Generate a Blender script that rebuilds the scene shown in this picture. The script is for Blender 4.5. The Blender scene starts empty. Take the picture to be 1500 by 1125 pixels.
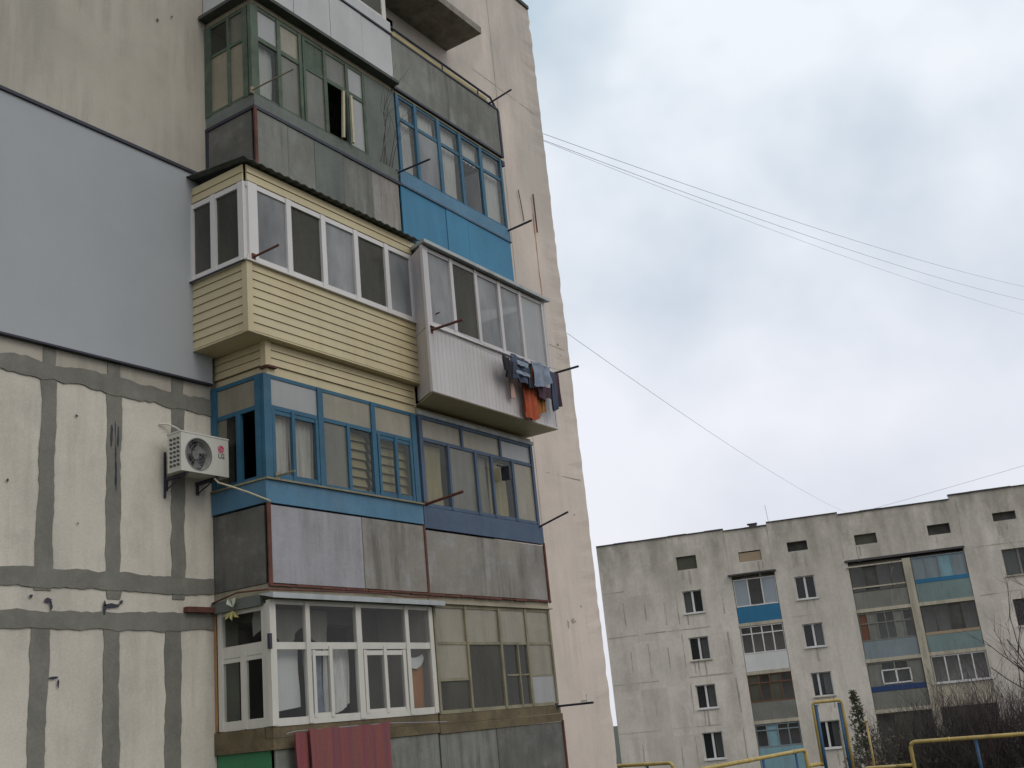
import bpy, bmesh, math, random
from mathutils import Vector, Matrix
rnd = random.Random(7)
R = math.radians
scene = bpy.context.scene
col = scene.collection

# ------------------------------------------------------------------ materials
def new_mat(name):
    m = bpy.data.materials.new(name); m.use_nodes = True
    nt = m.node_tree; nt.nodes.clear()
    out = nt.nodes.new('ShaderNodeOutputMaterial')
    return m, nt, out

def noise(nt, vec, scale, sx=1, sy=1, sz=1, detail=4, rough=.6, off=0):
    mp = nt.nodes.new('ShaderNodeMapping'); mp.inputs['Scale'].default_value = (sx*scale, sy*scale, sz*scale)
    mp.inputs['Location'].default_value = (off, off*1.7, off*.6)
    nt.links.new(vec, mp.inputs['Vector'])
    n = nt.nodes.new('ShaderNodeTexNoise'); n.inputs['Scale'].default_value = 1
    n.inputs['Detail'].default_value = detail; n.inputs['Roughness'].default_value = rough
    nt.links.new(mp.outputs[0], n.inputs['Vector'])
    return n.outputs['Fac']

def ramp(nt, fac, a, b):
    r = nt.nodes.new('ShaderNodeMapRange'); r.inputs['From Min'].default_value = a; r.inputs['From Max'].default_value = b
    nt.links.new(fac, r.inputs['Value']); return r.outputs[0]

def mixc(nt, fac, a, b):
    m = nt.nodes.new('ShaderNodeMix'); m.data_type = 'RGBA'
    for s, v in ((6, a), (7, b)):
        if isinstance(v, tuple): m.inputs[s].default_value = (*v, 1)
        else: nt.links.new(v, m.inputs[s])
    if isinstance(fac, float): m.inputs[0].default_value = fac
    else: nt.links.new(fac, m.inputs[0])
    return m.outputs[2]

def mul(nt, a, k):
    m = nt.nodes.new('ShaderNodeMath'); m.operation = 'MULTIPLY'; nt.links.new(a, m.inputs[0])
    if isinstance(k, (int, float)): m.inputs[1].default_value = k
    else: nt.links.new(k, m.inputs[1])
    return m.outputs[0]

def surf(name, c, vary=.12, scale=.7, streak=0., scol=(.08, .075, .065), blotch=0., bcol=None, grain=.1, gscale=40, rough=.85, bump=.15, metal=0, sfreq=5., zgrime=None, off=0., zlight=None):
    """weathered surface: broad mottling + vertical run-off streaks + blotches + grain, all in world position"""
    m, nt, out = new_mat(name)
    g = nt.nodes.new('ShaderNodeNewGeometry'); v = g.outputs['Position']
    dk = tuple(x*(1-vary) for x in c); lt = tuple(min(1, x*(1+vary*.6)) for x in c)
    cc = mixc(nt, ramp(nt, noise(nt, v, scale, off=off), .3, .7), dk, lt)
    if blotch:
        cc = mixc(nt, mul(nt, ramp(nt, noise(nt, v, scale*1.9, off=off+4, detail=7, rough=.68), .5, .68), blotch), cc, bcol or tuple(x*.5 for x in c))
    if streak:
        f = ramp(nt, noise(nt, v, sfreq, 1, 1, .09, detail=5, rough=.65, off=off+9), .42, .64)
        f = mul(nt, f, ramp(nt, noise(nt, v, .8, off=off+2), .38, .55))
        cc = mixc(nt, mul(nt, f, streak), cc, scol)
    if zgrime:
        z0, z1, amt, gc = zgrime
        sp = nt.nodes.new('ShaderNodeSeparateXYZ'); nt.links.new(v, sp.inputs[0])
        f = mul(nt, ramp(nt, sp.outputs[2], z0, z1), ramp(nt, noise(nt, v, 1.1, 1, 1, .35, detail=6, off=off+5), .32, .62))
        cc = mixc(nt, mul(nt, f, amt), cc, gc)
    fine = noise(nt, v, gscale, detail=2, off=off)
    if grain:
        cc = mixc(nt, mul(nt, ramp(nt, fine, .42, .72), grain), cc, tuple(x*.45 for x in c))
        cc = mixc(nt, mul(nt, ramp(nt, fine, .52, .25), grain), cc, tuple(min(1, x*1.35) for x in c))
    b = nt.nodes.new('ShaderNodeBsdfPrincipled')
    nt.links.new(cc, b.inputs['Base Color']); b.inputs['Roughness'].default_value = rough; b.inputs['Metallic'].default_value = metal
    if bump:
        bp = nt.nodes.new('ShaderNodeBump'); bp.inputs['Strength'].default_value = bump; bp.inputs['Distance'].default_value = .02
        nt.links.new(fine, bp.inputs['Height']); nt.links.new(bp.outputs[0], b.inputs['Normal'])
    nt.links.new(b.outputs[0], out.inputs[0])
    return m

def glassmat(name, tint=(.55, .58, .58), dirt=.12, dcol=(.3, .3, .28), refl=1., off=0.):
    m, nt, out = new_mat(name)
    g = nt.nodes.new('ShaderNodeNewGeometry'); v = g.outputs['Position']
    tr = nt.nodes.new('ShaderNodeBsdfTransparent'); tr.inputs[0].default_value = (*tint, 1)
    gl = nt.nodes.new('ShaderNodeBsdfGlossy'); gl.inputs['Roughness'].default_value = .04
    bp = nt.nodes.new('ShaderNodeBump'); bp.inputs['Strength'].default_value = .12; bp.inputs['Distance'].default_value = .05
    nt.links.new(noise(nt, v, 1.6, off=off), bp.inputs['Height']); nt.links.new(bp.outputs[0], gl.inputs['Normal'])
    lw = nt.nodes.new('ShaderNodeLayerWeight'); lw.inputs[0].default_value = .5
    pw_ = nt.nodes.new('ShaderNodeMath'); pw_.operation = 'POWER'; nt.links.new(lw.outputs['Facing'], pw_.inputs[0]); pw_.inputs[1].default_value = 4.5
    fr = nt.nodes.new('ShaderNodeMath'); fr.operation = 'ADD'; nt.links.new(pw_.outputs[0], fr.inputs[0]); fr.inputs[1].default_value = .03
    mx = nt.nodes.new('ShaderNodeMixShader')
    nt.links.new(mul(nt, fr.outputs[0], refl), mx.inputs[0]); nt.links.new(tr.outputs[0], mx.inputs[1]); nt.links.new(gl.outputs[0], mx.inputs[2])
    df = nt.nodes.new('ShaderNodeBsdfDiffuse')
    nt.links.new(mixc(nt, ramp(nt, noise(nt, v, 1.3, 1, 1, .5, detail=6, off=off+3), .3, .7), tuple(x*.75 for x in dcol), tuple(x*1.15 for x in dcol)), df.inputs[0])
    f = ramp(nt, noise(nt, v, 2.2, 1, 1, .4, detail=6, off=off+1), .25, .75)
    mr = nt.nodes.new('ShaderNodeMapRange'); nt.links.new(f, mr.inputs[0]); mr.inputs[3].default_value = dirt*.6; mr.inputs[4].default_value = min(1, dirt*1.3)
    m2 = nt.nodes.new('ShaderNodeMixShader'); nt.links.new(mr.outputs[0], m2.inputs[0]); nt.links.new(mx.outputs[0], m2.inputs[1]); nt.links.new(df.outputs[0], m2.inputs[2])
    nt.links.new(m2.outputs[0], out.inputs[0])
    return m

M = {}
M['plaster_old'] = surf('plaster_old', (.455, .415, .345), .18, .55, .8, (.32, .295, .245), .3, (.42, .35, .265), .16, 60)
M['wall_light'] = surf('wall_light', (.62, .57, .48), .12, .8, .3, (.28, .26, .22), .25, None, .14, 55)
M['wall_right'] = surf('wall_right', (.665, .565, .485), .1, .6, .4, (.43, .37, .31), .35, (.52, .44, .37), .1, 45, zgrime=(7, 16, .8, (.36, .34, .295)), sfreq=3.)
M['interior_shade'] = surf('interior_shade', (.17, .18, .135), .2, 1, .3, grain=.08)  # darkened wall colour stands for the shade inside the enclosed balconies
M['insulation'] = surf('insulation', (.37, .385, .395), .09, .5, .2, (.33, .35, .36), .1, (.35, .37, .39), .07, 70, bump=.08)
M['sealant'] = surf('sealant', (.19, .182, .152), .2, 2.2, .35, (.12, .115, .095), blotch=.45, bcol=(.27, .255, .215), grain=.2, gscale=50, sfreq=9)
M['dark_metal'] = surf('dark_metal', (.03, .03, .045), .3, 2, grain=.05, rough=.6, bump=.05)
M['concrete'] = surf('concrete', (.27, .25, .2), .25, 1.2, .6, (.07, .065, .045), .7, (.09, .085, .055), .15, 40)
M['concrete_tan'] = surf('concrete_tan', (.36, .32, .23), .2, 1.2, .4, (.12, .1, .07), .3, None, .12, 40)
M['sheet_grey'] = surf('sheet_grey', (.20, .20, .17), .22, 1.1, .75, (.075, .075, .06), .7, (.28, .28, .26), .12, 30)
M['sheet_lilac'] = surf('sheet_lilac', (.35, .34, .36), .14, 1.2, .6, (.2, .185, .175), .6, (.24, .23, .22), .08, 30)
M['sheet_brown'] = surf('sheet_brown', (.27, .245, .21), .2, 1.2, .75, (.1, .09, .075), .75, (.34, .33, .33), .1, 30)
M['sheet_dark'] = surf('sheet_dark', (.13, .125, .11), .3, 1.6, .5, (.05, .05, .045), .5, (.24, .23, .22), .12, 30)
M['sheet_white'] = surf('sheet_white', (.50, .50, .49), .08, 1., .25, (.33, .33, .31), .1, None, .05, 30)
M['green_sheet'] = surf('green_sheet', (.045, .2, .085), .15, 2, .2, grain=.05)
M['rust'] = surf('rust', (.13, .045, .03), .4, 5, 0, blotch=.5, bcol=(.05, .025, .02), grain=.2, gscale=60)
M['rust_orange'] = surf('rust_orange', (.42, .2, .1), .3, 4, 0, blotch=.5, bcol=(.55, .42, .32), grain=.2, gscale=60)
M['blue_paint'] = surf('blue_paint', (.02, .105, .175), .2, 2.2, .35, (.02, .05, .08), .25, (.1, .18, .24), .08, 30, rough=.6)
M['blue_sheet'] = surf('blue_sheet', (.03, .185, .31), .12, 1.2, .3, (.02, .09, .15), .15, (.06, .2, .29), .06, 30, rough=.6)
M['blue_board'] = surf('blue_board', (.075, .19, .29), .18, 1.4, .25, (.04, .09, .13), .3, (.16, .24, .3), .08, 30, rough=.65)
M['slate_paint'] = surf('slate_paint', (.06, .095, .155), .2, 2., .25, (.03, .04, .06), .2, (.12, .14, .17), .08, 30, rough=.65)
M['green_wood'] = surf('green_wood', (.085, .115, .08), .3, 3, .3, (.04, .05, .035), .4, (.17, .18, .14), .12, 30)
M['greygreen_board'] = surf('greygreen_board', (.15, .165, .145), .18, 1.6, .5, (.08, .08, .065), .3, None, .1, 30)
M['cream_wood'] = surf('cream_wood', (.5, .44, .3), .15, 3)
M['old_wood'] = surf('old_wood', (.14, .105, .055), .4, 2.4, 0, blotch=.6, bcol=(.05, .045, .03), grain=.2, gscale=30)
M['orange_wood'] = surf('orange_wood', (.36, .19, .07), .3, 3, 0, blotch=.4, bcol=(.2, .1, .04))
M['olive_wood'] = surf('olive_wood', (.26, .23, .15), .25, 3, .3, blotch=.3)
M['siding'] = surf('siding', (.54, .455, .28), .08, .8, .3, (.4, .3, .15), grain=.03, rough=.55, bump=.03)
M['pvc'] = surf('pvc', (.64, .61, .58), .05, 1.2, .12, (.4, .36, .32), grain=.03, rough=.45, bump=.02)
M['pvc_dim'] = surf('pvc_dim', (.6, .57, .5), .08, 1.2, .2, (.3, .27, .22), grain=.05, rough=.5, bump=.02)
M['pvc_panel'] = surf('pvc_panel', (.54, .50, .49), .07, 1., .35, (.42, .36, .32), grain=.03, rough=.5, bump=.02)
M['roof_felt'] = surf('roof_felt', (.075, .08, .068), .4, 3, grain=.2, gscale=50)
M['awning_white'] = surf('awning_white', (.42, .44, .44), .12, 2, .3, grain=.06)
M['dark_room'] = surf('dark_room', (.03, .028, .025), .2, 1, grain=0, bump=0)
M['frost'] = surf('frost', (.32, .315, .305), .08, 1.5, .3, (.18, .18, .17), grain=.05, rough=.35, bump=.02)
M['milky'] = surf('milky', (.27, .24, .175), .14, 1.6, .5, (.13, .12, .09), .2, None, .08, 30, rough=.35)
M['milky_dim'] = surf('milky_dim', (.14, .135, .105), .18, 1.6, .5, (.07, .065, .05), .2, None, .08, 30, rough=.35)
M['glass'] = glassmat('glass', (.86, .88, .87), .05, (.25, .25, .23))
M['glass_dirty'] = glassmat('glass_dirty', (.84, .85, .82), .2, (.2, .2, .17), off=5)
M['glass_film'] = glassmat('glass_film', (.5, .52, .54), .74, (.35, .355, .36), 1.3, off=8)
M['glass_mesh'] = glassmat('glass_mesh', (.4, .4, .38), .6, (.13, .125, .105), .6, off=2)
M['glass_far'] = glassmat('glass_far', (.7, .72, .74), .12, (.16, .17, .18), 1.2, off=11)
M['lace'] = surf('lace', (.66, .63, .6), .12, 3, .5, (.3, .28, .27), grain=.1, bump=.05, sfreq=14)
M['cloth_white'] = surf('cloth_white', (.62, .61, .6), .1, 2, .3, (.42, .41, .4), grain=.03, bump=.05)
M['cloth_grey'] = surf('cloth_grey', (.3, .28, .235), .14, 2, .4, (.16, .15, .12), grain=.06, sfreq=10)
M['cloth_yellow'] = surf('cloth_yellow', (.42, .36, .2), .12, 2, .2, grain=.05)
M['cloth_orange'] = surf('cloth_orange', (.36, .15, .05), .16, 3, .2, grain=.08)
M['cloth_black'] = surf('cloth_black', (.02, .02, .025), .3, 5, grain=.1)
M['cloth_denim'] = surf('cloth_denim', (.055, .07, .11), .3, 5, grain=.1)
M['cloth_pale'] = surf('cloth_pale', (.24, .28, .35), .3, 7, grain=.1)
M['cloth_red'] = surf('cloth_red', (.43, .085, .03), .25, 4, grain=.08)
M['cloth_amber'] = surf('cloth_amber', (.4, .16, .04), .25, 4, grain=.08)
M['cloth_peach'] = surf('cloth_peach', (.5, .33, .26), .1, 4)
M['cloth_plum'] = surf('cloth_plum', (.07, .035, .05), .3, 5)
M['ac_white'] = surf('ac_white', (.55, .53, .46), .07, 2, .2, grain=.03, rough=.45, bump=.02)
M['ac_dark'] = surf('ac_dark', (.05, .055, .06), .2, 4, grain=.05, rough=.5)
M['ac_fan'] = surf('ac_fan', (.2, .2, .185), .2, 4, grain=.05, rough=.5)
M['logo_red'] = surf('logo_red', (.5, .02, .1), .05, 3, grain=0, bump=0, rough=.4)
M['logo_grey'] = surf('logo_grey', (.1, .1, .11), .05, 3, grain=0, bump=0)
M['petal_yellow'] = surf('petal_yellow', (.42, .37, .14), .1, 5)
M['petal_white'] = surf('petal_white', (.62, .62, .5), .1, 5)
M['pipe_yellow'] = surf('pipe_yellow', (.5, .36, .1), .25, 3, .4, (.22, .11, .05), .6, (.46, .38, .24), .08, 30, rough=.5)
M['pipe_blue'] = surf('pipe_blue', (.02, .08, .17), .2, 4, 0, grain=.06, rough=.5)
M['cable'] = surf('cable', (.42, .42, .52), .1, 3, grain=0, bump=0)
# far block
def far_wall_mat():
    m = surf('far_wall', (.69, .62, .535), .14, .3, .6, (.38, .335, .27), .6, (.54, .48, .39), .12, 6, sfreq=1.3, zgrime=(6.2, 11.2, .9, (.27, .245, .195)))
    nt = m.node_tree; b = next(n for n in nt.nodes if n.type == 'BSDF_PRINCIPLED'); src = b.inputs['Base Color'].links[0].from_socket
    tc = nt.nodes.new('ShaderNodeTexCoord'); mp = nt.nodes.new('ShaderNodeVectorMath'); mp.operation = 'DIVIDE'; mp.inputs[1].default_value = (1.62, 50, 2.8)
    nt.links.new(tc.outputs['Object'], mp.inputs[0]); fl_ = nt.nodes.new('ShaderNodeVectorMath'); fl_.operation = 'FLOOR'; nt.links.new(mp.outputs[0], fl_.inputs[0])
    wn = nt.nodes.new('ShaderNodeTexWhiteNoise'); nt.links.new(fl_.outputs[0], wn.inputs['Vector'])      # each cast panel weathered a little differently
    nt.links.new(mixc(nt, mul(nt, wn.outputs['Value'], .35), src, (.33, .295, .24)), b.inputs['Base Color']); return m
M['far_wall'] = far_wall_mat()
M['far_joint'] = surf('far_joint', (.42, .375, .315), .3, .8, grain=.2, gscale=8)
M['far_coping'] = surf('far_coping', (.07, .06, .06), .2, .5)
M['far_slab'] = surf('far_slab', (.46, .40, .30), .15, .6, .4, grain=.1, gscale=8)
M['far_white'] = surf('far_white', (.62, .6, .57), .06, .6, .1)
M['far_blue'] = surf('far_blue', (.025, .145, .26), .1, .8, .2, (.02, .08, .14))
M['far_navy'] = surf('far_navy', (.02, .045, .13), .1, .8)
M['far_teal'] = surf('far_teal', (.17, .23, .215), .12, .8, .3)
M['far_grey'] = surf('far_grey', (.19, .185, .155), .15, .8, .5, (.1, .1, .08))
M['far_bluegrey'] = surf('far_bluegrey', (.2, .235, .245), .12, .8, .4, (.12, .14, .14))
M['far_brown'] = surf('far_brown', (.15, .065, .035), .2, 1.2)
M['far_pale_glass'] = surf('far_pale_glass', (.27, .30, .32), .08, .6, rough=.3)
M['far_turquoise'] = surf('far_turquoise', (.2, .33, .36), .1, .8, .3)
M['far_wood_shade'] = surf('far_wood_shade', (.075, .075, .05), .2, 1)  # dark timber tone, also the shade painted into the low loggias
M['attic_dark'] = surf('attic_dark', (.07, .068, .06), .4, 2)
M['brick_fill'] = surf('brick_fill', (.34, .25, .16), .15, 1.5)
# nature
M['grass'] = surf('grass', (.03, .036, .015), .4, .8, blotch=.5, bcol=(.08, .065, .035), grain=.4, gscale=14)
M['twig'] = surf('twig', (.062, .05, .045), .3, 3, grain=.1)
M['twig_red'] = surf('twig_red', (.075, .05, .05), .3, 3, grain=.1)
M['leaf_dark'] = surf('leaf_dark', (.035, .05, .02), .5, 3, blotch=.3, bcol=(.085, .08, .035), grain=0)
M['leaf_olive'] = surf('leaf_olive', (.07, .075, .03), .5, 3, blotch=.3, bcol=(.1, .07, .05), grain=0)
M['leaf_dry'] = surf('leaf_dry', (.1, .055, .04), .4, 3, grain=0)

def blanket_mat():
    m, nt, out = new_mat('striped_blanket')
    g = nt.nodes.new('ShaderNodeNewGeometry'); v = g.outputs['Position']
    s1 = ramp(nt, noise(nt, v, 9, 1, 0, .02, detail=3, rough=.8), .4, .6)
    s2 = ramp(nt, noise(nt, v, 22, 1, 0, .02, detail=3, rough=.8, off=5), .42, .58)
    c = mixc(nt, s1, (.26, .065, .065), (.18, .05, .08))
    c = mixc(nt, mul(nt, s2, .6), c, (.2, .1, .065))
    c = mixc(nt, mul(nt, ramp(nt, noise(nt, v, 90, 1, 1, .8), .45, .7), .4), c, (.11, .025, .04))
    b = nt.nodes.new('ShaderNodeBsdfPrincipled'); b.inputs['Roughness'].default_value = .95
    nt.links.new(c, b.inputs['Base Color']); nt.links.new(b.outputs[0], out.inputs[0]); return m
M['blanket'] = blanket_mat()

# ------------------------------------------------------------------ object helpers
ORG = {}
def tag(o, label=None, cat=None, group=None, kind=None):
    for k, v in (('label', label), ('category', cat), ('group', group), ('kind', kind)):
        if v: o[k] = v
    return o

def thing(name, loc, label, cat, group=None, rz=0):
    o = bpy.data.objects.new(name, None); col.objects.link(o); o.empty_display_size = .2
    o.location = loc; o.rotation_euler = (0, 0, rz); ORG[o] = Vector(loc) if not rz else Vector((0, 0, 0))
    return tag(o, label, cat, group)

class MB:
    """collects shapes in building coordinates; build() links them as ONE mesh object"""
    def __init__(s): s.v = []; s.f = []; s.m = []
    def quad(s, a, b, c, d, mi=0):
        n = len(s.v); s.v += [a, b, c, d]; s.f.append((n, n+1, n+2, n+3)); s.m.append(mi); return s
    def poly(s, pts, mi=0):
        n = len(s.v); s.v += list(pts); s.f.append(tuple(range(n, n+len(pts)))); s.m.append(mi); return s
    def box(s, x0, x1, y0, y1, z0, z1, mi=0):
        return s.hexa([(x0, y0, z0), (x1, y0, z0), (x1, y1, z0), (x0, y1, z0)], [(x0, y0, z1), (x1, y0, z1), (x1, y1, z1), (x0, y1, z1)], mi)
    def hexa(s, lo, hi, mi=0):
        n = len(s.v); k = len(lo); s.v += list(lo)+list(hi)
        s.f.append(tuple(n+i for i in reversed(range(k)))); s.f.append(tuple(n+k+i for i in range(k))); s.m += [mi, mi]
        for i in range(k):
            j = (i+1) % k; s.f.append((n+i, n+j, n+k+j, n+k+i)); s.m.append(mi)
        return s
    def tube(s, pts, r, mi=0, seg=8, r1=None):
        pts = [Vector(p) for p in pts]; n0 = len(s.v); L = len(pts)
        for i, p in enumerate(pts):
            t = (pts[min(i+1, L-1)]-pts[max(i-1, 0)]).normalized()
            a = t.orthogonal() if abs(t.z) > .95 else t.cross(Vector((0, 0, 1)))
            a.normalize(); b = t.cross(a)
            rr = r if r1 is None else r+(r1-r)*i/max(1, L-1)
            for k in range(seg):
                w = 2*math.pi*k/seg; s.v.append(tuple(p+a*math.cos(w)*rr+b*math.sin(w)*rr))
        for i in range(L-1):
            for k in range(seg):
                k2 = (k+1) % seg; s.f.append((n0+i*seg+k, n0+i*seg+k2, n0+(i+1)*seg+k2, n0+(i+1)*seg+k)); s.m.append(mi)
        s.f.append(tuple(n0+k for k in reversed(range(seg)))); s.f.append(tuple(n0+(L-1)*seg+k for k in range(seg))); s.m += [mi, mi]
        return s
    def disc(s, c, r, ny=-1, seg=24, thick=.01, mi=0):      # disc facing -y
        x, y, z = c
        lo = [(x+r*math.cos(2*math.pi*k/seg), y, z+r*math.sin(2*math.pi*k/seg)) for k in range(seg)]
        return s.hexa([(a, b+thick, d) for a, b, d in lo], lo, mi)
    def ring(s, c, r0, r1, y0, y1, seg=32, mi=0):
        x, _, z = c
        for k in range(seg):
            a, b = 2*math.pi*k/seg, 2*math.pi*(k+1)/seg
            P = lambda r, t, y: (x+r*math.cos(t), y, z+r*math.sin(t))
            s.hexa([P(r0, a, y1), P(r1, a, y1), P(r1, b, y1), P(r0, b, y1)], [P(r0, a, y0), P(r1, a, y0), P(r1, b, y0), P(r0, b, y0)], mi)
        return s
    def build(s, name, mats, parent=None, smooth=False):
        org = Vector((0, 0, 0)); p = parent
        while p is not None:
            if p in ORG: org = ORG[p]
            p = p.parent
        me = bpy.data.meshes.new(name)
        me.from_pydata([tuple(Vector(v)-org) for v in s.v], [], s.f)
        if not isinstance(mats, (list, tuple)): mats = [mats]
        for m in mats: me.materials.append(M[m] if isinstance(m, str) else m)
        if len(mats) > 1: me.polygons.foreach_set('material_index', s.m)
        if smooth: me.polygons.foreach_set('use_smooth', [True]*len(s.f))
        bm = bmesh.new(); bm.from_mesh(me); bmesh.ops.recalc_face_normals(bm, faces=bm.faces); bm.to_mesh(me); bm.free()
        o = bpy.data.objects.new(name, me); col.objects.link(o); o.parent = parent
        return o

def center(o):
    """top-level single-mesh thing: move its origin to the base of its mesh"""
    vs = [v.co for v in o.data.vertices]
    c = Vector(((min(v.x for v in vs)+max(v.x for v in vs))/2, (min(v.y for v in vs)+max(v.y for v in vs))/2, min(v.z for v in vs)))
    o.data.transform(Matrix.Translation(-c)); o.location = c
    return o

def wall_grid(mb, x0, x1, z0, z1, y, openings, depth, mi=0):
    xs = sorted({x0, x1} | {v for o in openings for v in o[:2] if x0 < v < x1}); zs = sorted({z0, z1} | {v for o in openings for v in o[2:] if z0 < v < z1})
    for i in range(len(xs)-1):
        for j in range(len(zs)-1):
            cx, cz = (xs[i]+xs[i+1])/2, (zs[j]+zs[j+1])/2
            if any(o[0] < cx < o[1] and o[2] < cz < o[3] for o in openings): continue
            mb.quad((xs[i], y, zs[j]), (xs[i+1], y, zs[j]), (xs[i+1], y, zs[j+1]), (xs[i], y, zs[j+1]), mi)
    for a, b, c, d in openings:
        if b <= x0 or a >= x1: continue
        e = y+depth
        mb.quad((a, y, c), (a, e, c), (a, e, d), (a, y, d), mi); mb.quad((b, y, c), (b, e, c), (b, e, d), (b, y, d), mi)
        mb.quad((a, y, c), (b, y, c), (b, e, c), (a, e, c), mi); mb.quad((a, y, d), (b, y, d), (b, e, d), (a, e, d), mi)

class Plane:
    """a glazing plane: u runs along it, d points outwards"""
    def __init__(s, axis, val): s.axis = axis; s.val = val
    def box(s, mb, u0, u1, z0, z1, d0, d1, mi=0):
        if s.axis == 'front': mb.box(u0, u1, s.val-d1, s.val-d0, z0, z1, mi)
        else: mb.box(s.val-d1, s.val-d0, u0, u1, z0, z1, mi)
    def pane(s, mb, u0, u1, z0, z1, mi=0, d=0.):
        if s.axis == 'front': mb.quad((u0, s.val-d, z0), (u1, s.val-d, z0), (u1, s.val-d, z1), (u0, s.val-d, z1), mi)
        else: mb.quad((s.val-d, u0, z0), (s.val-d, u1, z0), (s.val-d, u1, z1), (s.val-d, u0, z1), mi)

def glazing(fr, gl, pl, verts, horis, panes, mats, t=.03):
    """verts (u, w, z0, z1), horis (z, w, u0, u1), panes (u0, u1, z0, z1, mat) added to the frame and glass collectors"""
    for i, (u, w, z0, z1) in enumerate(verts): e = .0009*i; pl.box(fr, u-w/2, u+w/2, z0+e*.3, z1-e*.3, -t+e, t-e)
    for i, (z, w, u0, u1) in enumerate(horis): e = .0135+.0011*i; pl.box(fr, u0+e*.2, u1-e*.2, z-w/2, z+w/2, -t+e, t-e)
    for u0, u1, z0, z1, m in panes:
        if m not in mats: mats.append(m)
        pl.pane(gl, u0, u1, z0, z1, mats.index(m), rnd.uniform(-.006, .006))

def irregular_strip(mb, vertical, c, w, a, b, y, jit=.012, step=.07, mi=0, thick=0):
    n = max(2, int((b-a)/step)); pr = None; j0 = j1 = 0
    for i in range(n+1):
        t = a+(b-a)*i/n
        j0 = j0*.7+rnd.uniform(-jit, jit); j1 = j1*.7+rnd.uniform(-jit, jit)
        lo, hi = c-w/2+j0, c+w/2+j1
        cur = ((lo, y, t), (hi, y, t)) if vertical else ((t, y, lo), (t, y, hi))
        if pr:
            mb.quad(pr[0], pr[1], cur[1], cur[0], mi)
            if thick:
                for e in (0, 1): mb.quad(pr[e], cur[e], (cur[e][0], y+thick, cur[e][2]), (pr[e][0], y+thick, pr[e][2]), mi)
        pr = cur

def cloth(name, x0, x1, top, bot, y, amp, waves, mats, label, cat, group=None, nx=40, nz=14, thick=.006, lean=0., bulge=0.):
    mb = MB(); ph = rnd.uniform(0, 6)
    T = top if callable(top) else (lambda t: top); B = bot if callable(bot) else (lambda t: bot)
    def P(i, j, s):
        t = i/nx; q = j/nz; x = x0+(x1-x0)*t
        z = T(t)+(B(t)-T(t))*q
        yy = y+amp*(math.sin(waves*6.283*t+ph)+.4*math.sin(waves*2.3*6.283*t+ph*2+q*2))*(.35+.65*q)-lean*q-bulge*math.sin(q*3.14)+s
        return (x+.012*math.sin(q*5+ph+t*4), yy, z)
    for s, flip in ((0, 0), (thick, 1)):
        n0 = len(mb.v)
        mb.v += [P(i, j, s) for i in range(nx+1) for j in range(nz+1)]
        for i in range(nx):
            for j in range(nz):
                a = n0+i*(nz+1)+j; mb.f.append((a, a+1, a+nz+2, a+nz+1)); mb.m.append(0)
    o = mb.build(name, mats, None, True); center(o)
    return tag(o, label, cat, group)

def branches(mb, p, d, ln, r, depth, spread, up, segs=4, cnt=(2, 4)):
    p = Vector(p); d = d.normalized(); pts = [p]
    q = p.copy(); dd = d.copy()
    for i in range(segs):
        dd = (dd+Vector((rnd.gauss(0, .13), rnd.gauss(0, .13), rnd.gauss(0, .08)+up*.08))).normalized(); q = q+dd*ln/segs; pts.append(q.copy())
    mb.tube(pts, r, seg=5 if depth > 1 else 3, r1=r*.5)
    if depth == 0: return
    for k in range(rnd.randint(*cnt)+(1 if depth > 1 else 0)):
        t = rnd.uniform(.3, 1); i = min(segs-1, int(t*segs)); b = pts[i].lerp(pts[i+1], t*segs-i)
        nd = (dd+Vector((rnd.gauss(0, spread), rnd.gauss(0, spread), rnd.gauss(0, spread*.5)+up*.15))).normalized()
        branches(mb, b, nd, ln*rnd.uniform(.5, .75), r*.55, depth-1, spread, up, segs, cnt)

# ================================================================== NEAR APARTMENT BLOCK
YW, YF = 10.7, 9.75
XA, XM, XB = 9.48, 12.58, 15.82
ZS = dict(A=.79, B=3.59, C=6.39, D=9.19, E=11.99)
near = thing('apartment_building', (9.5, 10.7, -.4), 'tall close apartment block on the left with mismatched glazed balconies and patched wall', 'building')

w = MB()
ops = []
for k, z in ZS.items():
    ops.append((9.85, 12.2, z+.02, z+2.45))
    ops.append((12.95, 14.0 if k == 'E' else 15.4, z+.02, z+2.45))
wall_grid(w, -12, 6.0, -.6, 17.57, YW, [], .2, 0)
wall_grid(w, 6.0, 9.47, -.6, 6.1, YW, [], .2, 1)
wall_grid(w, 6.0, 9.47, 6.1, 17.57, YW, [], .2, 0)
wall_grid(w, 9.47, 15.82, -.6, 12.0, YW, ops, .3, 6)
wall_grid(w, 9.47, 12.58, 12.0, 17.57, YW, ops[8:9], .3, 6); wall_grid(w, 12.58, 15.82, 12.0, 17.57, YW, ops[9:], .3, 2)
wall_grid(w, 15.82, 18.6, -.6, 17.57, YW, [], .2, 2)
pr = None; xe = 19.27; N_ = 120
for i in range(N_+1):                                    # crumbling plaster corner
    z = -.6+18.17*i/N_; j = rnd.uniform(-.01, .01) if rnd.random() < .8 else rnd.uniform(-.045, .012)
    c = (xe+j, YW+rnd.uniform(0, .02), z)
    if i == N_: c = (xe-.03, YW, 17.57)
    if pr:
        w.quad((18.6, YW, pr[2]), pr, c, (18.6, YW, c[2]), 2)
        w.quad(pr, (xe, YW+.5, pr[2]), (xe, YW+.5, c[2]), c, 2)
    pr = c
w.quad((xe, YW+.5, -.6), (xe, 23, -.6), (xe, 23, 17.57), (xe, YW+.5, 17.57), 2)
w.quad((-12, YW, -.6), (-12, 23, -.6), (-12, 23, 17.57), (-12, YW, 17.57), 0)
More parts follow.
